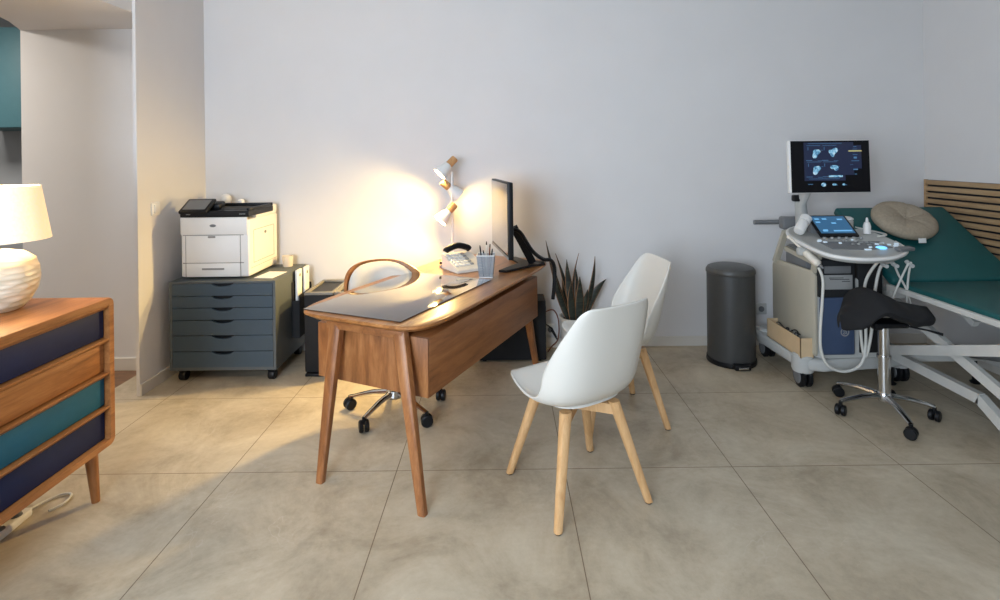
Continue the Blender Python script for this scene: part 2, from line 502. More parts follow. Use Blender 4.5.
# ------------------------------------------------------------------ dresser (left foreground)
dr = thing('dresser', 'walnut dresser with navy, wood and teal drawer fronts under the table lamp', 'dresser', (-1.738, 2.417, 0))
Lh = 1.32; D = 0.5; Z0, Z1 = 0.243, 0.893; T = 0.028
b = BM()   # rounded case section (y,z) swept along depth x
def rrect(y0, y1, z0, z1, r, n=5):
    out = []
    for cy, cz, a0 in ((y1 - r, z0 + r, -90), (y1 - r, z1 - r, 0), (y0 + r, z1 - r, 90), (y0 + r, z0 + r, 180)):
        for k in range(n + 1):
            a = R(a0 + 90 * k / n)
            out.append((cy + r * math.cos(a), cz + r * math.sin(a)))
    return out
outer = rrect(-Lh, 0, Z0, Z1, 0.03); inner = rrect(-Lh + T, -T, Z0 + T, Z1 - T, 0.008)
rings = []
for ring, x in ((inner, -D), (outer, -D), (outer, -0.006)):
    rings.append([(x, y, z) for y, z in ring])
rings.append([(0, y * 0.997 - 0.002, Z0 + (z - Z0) * 0.992 + 0.0026) for y, z in outer])
rings.append([(0, y, z) for y, z in inner])
rings.append([(-D, y, z) for y, z in inner])
loft(b, rings, cap=False)
obj('case', b, M['walnut'], dr)
obj('back_panel', slab(-D + 0.005, -D + 0.015, -Lh + T, -T, Z0 + T, Z1 - T), M['walnut_y'], dr, smooth=0)
obj('inner_frame', slab(-D + 0.02, -0.07, -Lh + T + 0.002, -T - 0.002, Z0 + T + 0.001, Z1 - T - 0.001), M['dark'], dr, smooth=0)
pitch = (Z1 - Z0 - 2 * T) / 4
for k, (mat, lab) in enumerate(((M['navy'], 'lowest navy drawer front'), (M['teal'], 'teal drawer front'), (M['walnut'], 'plain wood drawer front'), (M['navy'], 'top navy drawer front'))):
    z = Z0 + T + k * pitch
    b = BM(); box(b, (-0.034, -Lh / 2, z + pitch / 2 - 0.008), (0.02, Lh - 2 * T - 0.008, pitch - 0.022), 0.002)
    f = obj('drawer', b, mat, dr, label=lab)
    # slanting wooden lip that is the pull
    b = BM()
    sec = [(-0.023, z + pitch - 0.026), (-0.012, z + pitch - 0.020), (-0.002, z + pitch - 0.008), (-0.002, z + pitch - 0.002), (-0.05, z + pitch - 0.002), (-0.05, z + pitch - 0.017), (-0.023, z + pitch - 0.017)]
    loft(b, [[(x, -Lh + T + 0.001, zz) for x, zz in sec], [(x, -T - 0.001, zz) for x, zz in sec]])
    obj('drawer_pull', b, M['walnut'], f)
b = BM(); box(b, (-D / 2 - 0.01, -0.055, Z0 - 0.012), (D - 0.14, 0.03, 0.024), 0.003); obj('leg_rail', b, M['walnut'], dr)
for lx, sx in ((-0.075, 1), (-D + 0.075, -1)):
    for ly, sy in ((-0.05, 1), (-Lh + 0.05, -1)):
        b = BM(); tube(b, [(lx, ly, Z0), (lx + sx * 0.012, ly + sy * 0.012, 0.0)], [0.027, 0.016], 14); obj('leg', b, M['walnut_y'], dr)

# table lamp
tl = thing('table_lamp', 'lit table lamp with cream drum shade and ribbed white base on dresser', 'lamp', (-2.065, 2.2, 0.893))
b = BM(); lathe(b, [(0.02, 0.0), (0.075, 0.0), (0.088, 0.006), (0.115, 0.035), (0.137, 0.08), (0.145, 0.125), (0.142, 0.165), (0.128, 0.205), (0.095, 0.232), (0.05, 0.243), (0.03, 0.245)], 48); obj('base', b, M['ceramic'], tl, smooth=60)
b = BM(); lathe(b, [(0.016, 0.244), (0.016, 0.30), (0.009, 0.302), (0.009, 0.345)], 16); obj('neck', b, M['white'], tl)
b = BM(); ball(b, (0, 0, 0.385), 0.032, (1, 1, 1.15)); obj('bulb', b, M['bulb'], tl)
b = BM()
lathe(b, [(0.182, 0.284), (0.148, 0.504), (0.145, 0.504), (0.179, 0.284)], 56)
bmesh.ops.delete(b, geom=[f for f in b.faces if len(f.verts) > 4], context='FACES')
b.verts.ensure_lookup_table()
obj('lamp_shade', b, M['shade'], tl, smooth=50)
b = BM()
for k in range(3):
    a = 2 * PI * k / 3 + 0.4
    tube(b, [(0.008 * math.cos(a), 0.008 * math.sin(a), 0.34), (0.178 * math.cos(a), 0.178 * math.sin(a), 0.292)], 0.0022, 6)
obj('shade_carrier', b, M['chrome'], tl)

# power strip and its cable under the dresser
ps = thing('power_strip', 'white power strip lying on the floor under the dresser', 'power strip', (-2.02, 2.16, 0.0), R(4))
b = BM(); box(b, (0, 0, 0.017), (0.05, 0.27, 0.034), 0.007); obj('housing', b, M['white'], ps)
for k in range(3):
    y = -0.09 + k * 0.085
    b = BM(); lathe(b, [(0.021, 0.034), (0.021, 0.0365), (0.018, 0.0365), (0.0175, 0.0345)], 22, (0, y, 0)); obj('socket_well', b, M['midgrey'], ps)
b = BM(); lathe(b, [(0.0175, 0.037), (0.0175, 0.058), (0.012, 0.066), (0.006, 0.068)], 18, (0, 0.08, 0)); tag(obj('plug', b, M['midgrey']), 'grey plug pushed into the floor power strip', 'plug', loc=(-2.02, 2.16, 0.0), rz=R(4))
b = BM(); tube(b, [(-2.03, 2.30, 0.017), (-2.02, 2.37, 0.008), (-1.985, 2.42, 0.008), (-1.94, 2.42, 0.008), (-1.925, 2.36, 0.008), (-1.95, 2.31, 0.008)], 0.005, 8, 8)
tag(obj('power_cable', b, M['cable']), 'pale cable looping on the floor beside the power strip', 'cable')

# ------------------------------------------------------------------ drawer cabinet + printer
cab = thing('drawer_cabinet', 'slate blue six drawer cabinet on casters beside the left wall', 'cabinet', (-1.88, 3.9, 0))
w2, d2, z0, z1 = 0.355, 0.28, 0.085, 0.678
b = BM()
box(b, (-w2 + 0.009, 0, (z0 + z1) / 2), (0.018, 2 * d2, z1 - z0), 0.001)
box(b, (w2 - 0.009, 0, (z0 + z1) / 2), (0.018, 2 * d2, z1 - z0), 0.001)
box(b, (0, 0, z1 - 0.006), (2 * w2 - 0.036, 2 * d2, 0.012))
box(b, (0, 0, z0 + 0.01), (2 * w2 - 0.036, 2 * d2, 0.02))
box(b, (0, d2 - 0.006, (z0 + z1) / 2), (2 * w2 - 0.036, 0.012, z1 - z0 - 0.03))
obj('cabinet_body', b, [M['slate_side']], cab, smooth=0)
obj('inner_frame', slab(-w2 + 0.019, w2 - 0.019, -d2 + 0.05, d2 - 0.02, z0 + 0.022, z1 - 0.014), M['dark'], cab, smooth=0)
zz = z1 - 0.014
for k, h in enumerate((0.084, 0.079, 0.082, 0.103, 0.106, 0.108)):
    # front with a scooped finger cut-out at its top edge
    zt, zb = zz - 0.001, zz - h + 0.003
    xw = w2 - 0.02
    poly = [(-xw, zb), (xw, zb), (xw, zt)]
    for q in range(9):
        t = q / 8
        x = 0.075 - 0.15 * t
        poly.append((x, zt - 0.02 * (math.sin(PI * t) ** 0.55 if 0 < t < 1 else 0)))
    poly.append((-xw, zt))
    b = BM(); prism(b, poly, 0, 0.018, mtx=Matrix.Translation((0, -d2 + 0.018, 0)) @ Matrix.Rotation(PI / 2, 4, 'X'))
    obj('drawer', b, M['slate'], cab, smooth=0)
    zz -= h
for x in (-w2 + 0.06, w2 - 0.05):
    for y in (-d2 + 0.05, d2 - 0.05):
        b = BM()
        box(b, (x, y, 0.077), (0.05, 0.05, 0.014), 0.002)
        lathe(b, [(0.006, -0.021), (0.032, -0.021), (0.035, -0.016), (0.035, 0.016), (0.032, 0.021), (0.006, 0.021)], 24, (x, y + 0.01, 0.035), Matrix.Rotation(PI / 2, 4, 'Y'))
        box(b, (x, y + 0.006, 0.058), (0.052, 0.03, 0.028), 0.006)
        obj('caster', b, M['black'], cab)

pr = thing('printer', 'white multifunction printer with black touch panel on the drawer cabinet', 'printer', (-1.965, 3.93, 0.679), 0)
pr.scale = (1.01, 1.0, 1.09)
pw, pd = 0.231, 0.232
b = BM(); box(b, (0, 0, 0.19), (2 * pw, 2 * pd, 0.36), 0.014, seg=3)
box(b, (0, 0.06, 0.392), (2 * pw - 0.01, 2 * pd - 0.13, 0.05), 0.01)
box(b, (0, pd - 0.035, 0.40), (2 * pw, 0.07, 0.062), 0.014)
obj('housing', b, M['printer'], pr)
b = BM(); box(b, (-0.004, -pd - 0.003, 0.33), (2 * pw - 0.012, 0.008, 0.108), 0.003); obj('front_cover', b, M['printer'], pr)
b = BM(); box(b, (-0.012, -pd - 0.001, 0.185), (2 * pw - 0.10, 0.008, 0.168), 0.003); bp = obj('front_door', b, M['printer'], pr)
b = BM(); box(b, (-0.02, -pd - 0.006, 0.262), (0.05, 0.004, 0.012), 0.0015); obj('latch', b, M['seam'], bp)
b = BM(); box(b, (-0.012, -pd - 0.001, 0.055), (2 * pw - 0.10, 0.008, 0.084), 0.003); tr = obj('paper_tray', b, M['printer'], pr)
b = BM(); box(b, (-0.012, -pd - 0.006, 0.062), (0.15, 0.004, 0.012), 0.0015); obj('tray_handle', b, M['seam'], tr)
b = BM()
for z in (0.274, 0.099):
    box(b, (-0.012, -pd + 0.0004, z), (2 * pw - 0.05, 0.002, 0.006))
box(b, (0.172, -pd + 0.0004, 0.14), (0.004, 0.002, 0.26)); box(b, (-0.198, -pd + 0.0004, 0.14), (0.004, 0.002, 0.26))
obj('seam', b, M['seam'], pr)
b = BM(); ball(b, (-0.01, -pd - 0.008, 0.333), 0.022, (1, 0.14, 0.42)); obj('front_emblem', b, M['midgrey'], pr)
b = BM()
for (y, z, sy, sz) in ((0.0, 0.295, 0.33, 0.003), (-0.165, 0.19, 0.003, 0.21), (0.165, 0.19, 0.003, 0.21), (0.0, 0.088, 0.33, 0.003), (0.0, 0.06, 0.42, 0.002)):
    box(b, (pw + 0.0002, y, z), (0.0016, sy, sz))
obj('side_door', b, M['seam'], pr)
b = BM(); ball(b, (pw + 0.001, 0.02, 0.262), 0.018, (0.1, 1, 0.55)); obj('side_latch', b, M['midgrey'], pr)
b = BM()   # black scanner rim with open output tray
outl = [(-pw, -pd - 0.004), (pw, -pd - 0.004), (pw, pd - 0.075), (-pw, pd - 0.075)]
prism(b, outl, 0.386, 0.424, 0.004)
box(b, (0, pd - 0.09, 0.435), (2 * pw, 0.03, 0.02), 0.003)
box(b, (pw - 0.012, -0.03, 0.432), (0.022, 2 * pd - 0.09, 0.016), 0.003)
obj('black_rim', b, M['black'], pr)
b = BM(); box(b, (0.03, -0.0, 0.4245), (0.34, 0.3, 0.003), rot=(R(0), 0, 0)); obj('output_tray', b, M['dark'], pr)
for x, w in ((-0.19, 0.03), (0.17, 0.045)):
    b = BM()
    for i in range(int(w / 0.006)):
        box(b, (x + i * 0.006, -pd - 0.0045, 0.404), (0.0036, 0.001, 0.006))
    obj('front_lettering', b, M['grey'], pr)
b = BM(); box(b, (-0.13, -pd + 0.03, 0.452), (0.19, 0.15, 0.022), 0.006, rot=(R(28), 0, 0)); ts = obj('touch_panel', b, M['black'], pr)
b = BM(); box(b, (-0.13, -pd + 0.024, 0.4636), (0.15, 0.11, 0.001), rot=(R(28), 0, 0)); obj('touch_screen', b, M['midgrey'], ts)
b = BM(); box(b, (-0.045, -pd + 0.11, 0.45), (0.09, 0.09, 0.04), 0.014, rot=(R(14), 0, 0)); obj('panel_hinge', b, M['black'], pr)
# two little white ornaments at the back of the printer
b = BM(); lathe(b, [(0.012, 0), (0.022, 0.003), (0.036, 0.02), (0.04, 0.042), (0.034, 0.064), (0.018, 0.077), (0.004, 0.08)], 28)
tag(obj('ornament', b, M['white']), 'larger round white ornament on the back edge of the printer', 'ornament', 'white ornaments on the printer', (-2.105, 4.125, 1.149))
b = BM(); lathe(b, [(0.022, 0), (0.025, 0.004), (0.024, 0.03), (0.016, 0.038), (0.004, 0.04)], 24)
tag(obj('ornament', b, M['white']), 'smaller low white ornament on the printer, right of the round one', 'ornament', 'white ornaments on the printer', (-1.99, 4.125, 1.149))
# sheet of paper and candle on the cabinet
b = BM(); box(b, (0, 0, 0.002), (0.13, 0.2, 0.003))
tag(obj('paper_sheet', b, M['paper'], smooth=0), 'white paper sheet lying on the cabinet beside the printer', 'paper', loc=(-1.63, 3.8, 0.678), rz=R(-6))
cd = thing('candle_glass', 'small frosted glass candle holder at the back corner of drawer cabinet', 'candle', (-1.63, 4.1, 0.679))
b = BM(); lathe(b, [(0.012, 0), (0.036, 0), (0.04, 0.08), (0.037, 0.08), (0.033, 0.006), (0.01, 0.006)], 28); obj('glass', b, M['candleglass'], cd)
b = BM(); lathe(b, [(0.005, 0.008), (0.031, 0.008), (0.033, 0.045), (0.004, 0.045)], 24); obj('wax', b, M['amber'], cd)
# rack with white folders on the cabinet's right side
rk = thing('document_holder', 'dark document holder hung on the right side of drawer cabinet', 'holder', (-1.524, 4.02, 0.0))
b = BM(); box(b, (0.004, 0, 0.40), (0.006, 0.25, 0.40), 0.001); box(b, (0.055, 0, 0.36), (0.005, 0.25, 0.30), 0.001); box(b, (0.03, 0, 0.205), (0.05, 0.25, 0.006)); box(b, (0.03, 0.123, 0.38), (0.05, 0.004, 0.34)); box(b, (0.03, -0.123, 0.34), (0.05, 0.004, 0.26))
obj('holder_body', b, M['blackmat'], rk, smooth=0)
for i, (y, x, lab) in enumerate(((-0.055, 0.026, 'white folder in the side holder, nearer the front'), (0.055, 0.04, 'white folder in the side holder, nearer the wall'))):
    f = thing('folder', lab, 'folder', (-1.524 + x, 4.02 + y, 0.212), 0, 'white folders in the holder')
    b = BM(); box(b, (0, 0, 0.235), (0.018, 0.085, 0.47), 0.003); obj('spine', b, M['white'], f)
    b = BM(); lathe(b, [(0.012, -0.002), (0.012, 0.002), (0.006, 0.002)], 16, (0.0095, 0, 0.43), Matrix.Rotation(PI / 2, 4, 'Y')); obj('finger_hole', b, M['midgrey'], f)

# pair of black floor boxes with recessed tops
def floor_box(label, x, y):
    t = thing('storage_box', label, 'box', (x, y, 0), 0, 'black boxes behind the desk')
    b = BM(); box(b, (0, 0, 0.285), (0.2, 0.4, 0.53), 0.008); obj('box_body', b, M['blackmat'], t)
    b = BM()
    for (cx, cy, sx, sy) in ((0, -0.185, 0.2, 0.03), (0, 0.185, 0.2, 0.03), (-0.09, 0, 0.02, 0.34), (0.09, 0, 0.02, 0.34)):
        box(b, (cx, cy, 0.559), (sx, sy, 0.018), 0.002)
    obj('top_rim', b, M['topgrey'], t)
    b = BM(); box(b, (0, 0, 0.553), (0.16, 0.34, 0.004)); obj('recess', b, M['black'], t)
    b = BM(); box(b, (0, -0.02, 0.0105), (0.18, 0.42, 0.021), 0.008); obj('foot', b, M['black'], t)
    return t
floor_box('black floor box with recessed grey top beside the drawer cabinet', -1.275, 3.93)
floor_box('black floor box with recessed grey top, mostly hidden behind the desk', -1.068, 3.93)

# ------------------------------------------------------------------ desk
DA = R(-25)
dk = thing('desk', 'walnut writing desk with splayed legs and hanging drawer box', 'desk', (-0.318, 3.194, 0), DA)
def top_outline(hw, hl, n=10):
    """soft boat-shaped outline: bowed sides and ends, rounded corners"""
    pts = []
    ex = 7.0
    for k in range(4 * n):
        a = 2 * PI * (k + 0.5) / (4 * n)
        c, s = math.cos(a), math.sin(a)
        pts.append((-0.024 + hw * math.copysign(abs(c) ** (2 / ex), c), hl * math.copysign(abs(s) ** (2 / ex), s)))
    return pts
b = BM()
o1 = top_outline(0.389, 0.83); o2 = top_outline(0.362, 0.80)
loft(b, [[(x, y, 0.722) for x, y in top_outline(0.337, 0.775)], [(x, y, 0.728) for x, y in o2], [(x, y, 0.748) for x, y in o1], [(x, y, 0.757) for x, y in o1], [(x, y, 0.76) for x, y in top_outline(0.385, 0.826)]])
obj('tabletop', b, M['desk_top'], dk)
bx = BM(); box(bx, (-0.023, -0.02, 0.545), (0.646, 1.34, 0.27), 0.003)
dbx = obj('drawer_box', bx, M['desk_side'], dk)
b = BM(); box(b, (-0.023, -0.696, 0.545), (0.644, 0.012, 0.268), 0.002); obj('end_panel', b, M['desk_box'], dbx)
for k in range(3):   # drawers open to the user's side
    b = BM(); box(b, (-0.352, -0.46 + k * 0.44, 0.545), (0.012, 0.42, 0.25), 0.003); dw = obj('drawer', b, M['desk_box'], dk)
    b = BM(); lathe(b, [(0.006, 0), (0.006, 0.012), (0.012, 0.016), (0.012, 0.022), (0.004, 0.024)], 16, (-0.358, -0.46 + k * 0.44, 0.56), Matrix.Rotation(-PI / 2, 4, 'Y')); obj('knob', b, M['walnut'], dw)
b = BM()
box(b, (-0.02, 0, 0.705), (0.1, 1.2, 0.034)); box(b, (-0.02, -0.74, 0.7), (0.44, 0.035, 0.044), 0.004); box(b, (-0.02, 0.72, 0.7), (0.44, 0.035, 0.044), 0.004)
obj('under_frame', b, M['desk_side'], dk)
for wt, yt, wb, yb in ((-0.195, -0.728, -0.196, -0.853), (0.168, -0.728, 0.362, -0.853), (-0.17, 0.70, -0.23, 0.80), (0.15, 0.70, 0.225, 0.80)):
    if True:
        b = BM()
        pt = Vector((wt, yt, 0.722)); pb = Vector((wb, yb, 0.0))
        rings = []
        for t in (0, 0.35, 0.7, 1.0):
            p = pt.lerp(pb, t); ww = 0.036 - 0.016 * t * 1.0; hh = 0.027 - 0.010 * t
            ring = []
            for q in range(12):
                a = 2 * PI * q / 12
                ring.append(p + Vector((ww * math.copysign(abs(math.cos(a)) ** 0.6, math.cos(a)), hh * math.copysign(abs(math.sin(a)) ** 0.6, math.sin(a)), 0)))
            rings.append(ring)
        loft(b, rings)
        obj('leg', b, M['desk_box'], dk)

ca, sa = math.cos(DA), math.sin(DA)
def on_desk(w, d, z=0.0):
    return (-0.318 + w * ca - d * sa, 3.194 + w * sa + d * ca, 0.761 + z)
b = BM(); prism(b, [(-0.355, -0.79), (0.205, -0.775), (0.222, 0.11), (-0.345, 0.11)], 0, 0.005, 0.0012)
tag(obj('desk_pad', b, M['pad'], smooth=20), 'large glossy smoked glass desk pad covering the near half of desk', 'desk pad', loc=on_desk(0, 0), rz=DA)

# pen cup with pens
cup = thing('pen_cup', 'silver mesh pen cup near the middle of the desk', 'pen cup', on_desk(0.15, 0.185), DA + R(22))
b = BM()
rings = []
for hw, z in ((0.04, 0.0), (0.054, 0.135)):
    rings.append([(sx * hw, sy * hw, z) for sx, sy in ((-1, -1), (1, -1), (1, 1), (-1, 1))])
loft(b, rings, cap=False)
obj('mesh_wall', b, M['mesh'], cup, smooth=0)
for z, hw, t in ((0.136, 0.0545, 0.004), (0.003, 0.0405, 0.003)):
    b = BM()
    for s in (-1, 1):
        box(b, (0, s * hw, z), (2 * hw + t, t, 0.005)); box(b, (s * hw, 0, z), (t, 2 * hw + t, 0.005))
    obj('rim', b, M['white'], cup, smooth=0)
obj('bottom', slab(-0.04, 0.04, -0.04, 0.04, 0, 0.002), M['white'], cup, smooth=0)
pens = [(-0.015, -0.012, -0.03, -0.028, 0.15, 'black', 'black pen leaning left in the mesh cup'), (0.012, 0.0, 0.02, 0.02, 0.15, 'browncable', 'brown pencil standing upright in the mesh cup'), (0.018, -0.016, 0.036, -0.03, 0.135, 'black', 'black pen leaning right in the mesh cup'), (-0.005, 0.014, 0.0, 0.034, 0.16, 'white', 'white pen at the back of the mesh cup'), (0.0, -0.02, -0.012, -0.036, 0.128, 'grey', 'grey pen at the front of the mesh cup')]
for x0, y0, x1, y1, h, mk, lab in pens:
    p = thing('pen', lab, 'pen', cup.location, DA + R(22), 'pens in the mesh cup')
    h *= 1.3; x1 *= 1.15; y1 *= 1.15
    b = BM(); tube(b, [(x0, y0, 0.004), (x0 + (x1 - x0) * 0.9, y0 + (y1 - y0) * 0.9, h * 0.9)], 0.0042, 8); obj('barrel', b, M[mk], p)
    b = BM(); tube(b, [(x0 + (x1 - x0) * 0.9, y0 + (y1 - y0) * 0.9, h * 0.9), (x1, y1, h)], [0.0046, 0.003], 8); obj('cap', b, M['black'], p)

# desk phone
ph = thing('desk_phone', 'cream desk telephone with rows of keys beside the pen cup', 'telephone', (-0.225, 3.43, 0.761), R(33))
b = BM()
sec = [(-0.005, 0.0), (-0.005, 0.018), (0.02, 0.03), (0.21, 0.095), (0.215, 0.0)]
loft(b, [[(-0.075, y, z) for y, z in sec], [(0.13, y, z) for y, z in sec]])
obj('phone_body', b, M['cushion'], ph, smooth=0)
rot = math.atan2(0.065, 0.19)
for r_ in range(5):
    for c_ in range(5):
        b = BM(); yy = 0.045 + r_ * 0.032
        box(b, (-0.052 + c_ * 0.027, yy, 0.034 + (yy - 0.02) * 0.342), (0.021, 0.02, 0.008), 0.002, rot=(rot, 0, 0))
        obj('key', b, M['white'] if c_ < 4 else M['grey'], ph)
b = BM(); tube(b, [(-0.06, 0.19, 0.108), (-0.045, 0.19, 0.122), (0.03, 0.19, 0.14), (0.1, 0.19, 0.122), (0.118, 0.19, 0.108)], [0.026, 0.026], 14, 6, (0.8, 0.8)); obj('handset', b, M['black'], ph)
# telephone's neighbour: small black stapler-like block and a second cream handset unit behind
st = thing('stapler', 'small black stapler on the desk in front of the floor lamp pole', 'stapler', (-0.385, 3.585, 0.761), R(60))
b = BM(); box(b, (0, 0, 0.006), (0.03, 0.075, 0.012), 0.003); obj('stapler_base', b, M['grey'], st)
b = BM(); box(b, (0, 0.004, 0.026), (0.026, 0.07, 0.022), 0.006, rot=(R(8), 0, 0)); obj('stapler_arm', b, M['black'], st)

# monitor
mo = thing('computer_monitor', 'black computer monitor seen from its edge on the far end of desk', 'monitor', (0.04, 3.52, 0.761))
near = Vector((-0.008, -0.32, 0)); far = Vector((-0.115, 0.28, 0))
mang = math.atan2(far.x - near.x, far.y - near.y)
mid = (near + far) / 2
Mr = Matrix.Translation((mid.x, mid.y, 0)) @ Matrix.Rotation(-mang, 4, 'Z')
def mbox(c, s, bev=0.0):
    b = BM(); box(b, c, s, bev); bmesh.ops.transform(b, matrix=Mr, verts=b.verts); return b
obj('display_case', mbox((0.016, 0, 0.345), (0.032, 0.61, 0.46), 0.006), M['black'], mo)
obj('screen', mbox((-0.0012, 0, 0.355), (0.003, 0.585, 0.42)), M['glassdisp'], mo, smooth=0)
obj('chin', mbox((-0.0015, 0, 0.126), (0.004, 0.6, 0.014)), M['grey'], mo, smooth=0)
b = BM(); bar(b, (0.03, 0.0, 0.27), (0.155, 0.1, 0.02), 0.05, 0.022, (0, 1, 0)); obj('stand_arm', b, M['black'], mo)
b = BM()
prism(b, [(-0.07, -0.1), (-0.02, -0.12), (0.15, 0.06), (0.24, 0.09), (0.235, 0.19), (0.12, 0.2), (0.05, 0.35), (0.0, 0.33), (0.07, 0.13)], 0.0, 0.014, 0.004)
obj('stand_base', b, M['black'], mo)
b = BM(); tube(b, [(0.05, 3.5, 1.02), (0.11, 3.5, 1.0), (0.19, 3.56, 0.87), (0.27, 3.68, 0.79), (0.325, 3.71, 0.775), (0.352, 3.735, 0.72), (0.35, 3.74, 0.6), (0.34, 3.75, 0.5)], 0.013, 10, 6)
tag(obj('monitor_cable', b, M['black']), 'thick black cable draping from the monitor over the desk end', 'cable')

# computer tower under the far end
ct = thing('computer_tower', 'black computer tower on the floor under the far end of the desk', 'computer', (0.055, 4.03, 0), 0)
b = BM(); box(b, (0, 0, 0.225), (0.5, 0.2, 0.43), 0.008); obj('tower_case', b, M['blackmat'], ct)
for x in (-0.2, 0.2):
    b = BM(); box(b, (x, 0, 0.006), (0.03, 0.18, 0.012), 0.003); obj('foot', b, M['black'], ct)
b = BM(); box(b, (0.2515, 0, 0.3), (0.003, 0.16, 0.18), 0.001); obj('port_panel', b, M['midgrey'], ct)
for j, pts in enumerate([[(0.306, 4.03, 0.33), (0.37, 4.04, 0.34), (0.41, 4.08, 0.25), (0.41, 4.12, 0.1), (0.36, 4.14, 0.03), (0.33, 4.1, 0.008)], [(0.306, 4.0, 0.25), (0.36, 4.02, 0.2), (0.40, 4.1, 0.1), (0.365, 4.196, 0.14)]]):
    b = BM(); tube(b, pts, 0.005, 8, 6)
    tag(obj('power_cable', b, M['browncable' if j == 0 else 'black']), ('brown cable arching out of the computer tower to the floor', 'black cable from computer tower to the wall socket')[j], 'cable')

# ------------------------------------------------------------------ office chair behind the desk
oc = thing('office_chair', 'swivel office chair with bent wood shell and cream cushion behind the desk', 'chair', (-0.645, 3.17, 0), R(0))
ocs = [(-0.277, 0.054), (-0.125, -0.217), (0.21, -0.16), (0.252, 0.158), (-0.055, 0.28)]
b = BM(); lathe(b, [(0.02, 0.095), (0.045, 0.095), (0.05, 0.105), (0.045, 0.14), (0.03, 0.15)], 24); obj('base_hub', b, M['chrome'], oc)
def star_leg(px, py, parent, rise=0.125, tip=0.075, r=0.016):
    b = BM(); d = math.hypot(px, py)
    tube(b, [(px * 0.13, py * 0.13, rise), (px * 0.5, py * 0.5, (rise + tip) / 2 + 0.012), (px * 0.86, py * 0.86, tip + 0.01), (px, py, tip)], [r * 1.3, r * 1.1, r * 0.9, r * 0.85], 10, 0, (1, 0.72))
    return obj('leg', b, M['chrome'], parent)
def star_caster(px, py, parent, r=0.033):
    b = BM(); a = math.atan2(py, px) + 0.9
    for s in (-1, 1):
        m = Matrix.Translation((px, py, r)) @ Matrix.Rotation(a, 4, 'Z') @ Matrix.Rotation(PI / 2, 4, 'X')
        lathe(b, [(0.006, s * 0.004), (r * 0.9, s * 0.004), (r, s * 0.008), (r, s * 0.022), (r * 0.8, s * 0.027), (0.006, s * 0.027)], 22, (0, 0, 0), m)
    tube(b, [(px, py, r + 0.01), (px, py, r + 0.048)], 0.01, 10)
    return obj('caster', b, M['black'], parent)
for px, py in ocs:
    star_leg(px, py, oc); star_caster(px, py, oc)
b = BM(); lathe(b, [(0.028, 0.15), (0.028, 0.30), (0.016, 0.30), (0.016, 0.42)], 20); obj('gas_column', b, M['chrome'], oc)
b = BM(); box(b, (0, 0, 0.425), (0.2, 0.2, 0.03), 0.01); obj('tilt_plate', b, M['black'], oc)
FA = R(-52)   # direction the seat faces, from +x
fx, fy = math.cos(FA), math.sin(FA)
def oc_pt(ang, r, z):   # ang measured from the back centre
    a = FA + PI + ang
    return Vector((r * math.cos(a) * 1.0, r * math.sin(a) * 1.0, z))
b = BM()
rings = []
N = 30
for k in range(N + 1):
    t = -1 + 2 * k / N
    ang = t * R(108)
    zt = 0.50 + 0.335 * (1 - abs(t) ** 2.6) + 0.02
    r0, r1 = 0.235, 0.262
    zb = 0.46
    rings.append([oc_pt(ang, r0, zb), oc_pt(ang, r1 + 0.012 * (1 - abs(t)), zt), oc_pt(ang, r1 + 0.026 * (1 - abs(t) * 0.6), zt), oc_pt(ang, r0 + 0.016, zb - 0.012)])
loft(b, rings)
obj('wood_shell', b, M['walnut_y'], oc)
b = BM()
rings = []
for k in range(N + 1):
    t = -1 + 2 * k / N
    ang = t * R(88)
    zt = 0.52 + 0.325 * (1 - abs(t) ** 2.8)
    th = 0.062 * (1 - abs(t) ** 4) + 0.008
    pts = []
    for q in range(7):
        f = q / 6
        z = 0.50 + (zt - 0.50) * f
        pts.append(oc_pt(ang, 0.236 + 0.022 * f, z))
    for q in range(6, -1, -1):
        f = q / 6
        z = 0.50 + (zt - 0.50) * f
        pts.append(oc_pt(ang, 0.236 + 0.022 * f - th * (math.sin(PI * min(1, f * 0.93 + 0.05)) ** 0.45), z))
    rings.append(pts)
loft(b, rings)
obj('back_cushion', b, M['cushion'], oc, smooth=60)
b = BM(); lathe(b, [(0.02, 0.44), (0.19, 0.442), (0.222, 0.455), (0.226, 0.48), (0.212, 0.505), (0.15, 0.516), (0.02, 0.518)], 36); obj('seat', b, M['cushion'], oc, smooth=60)

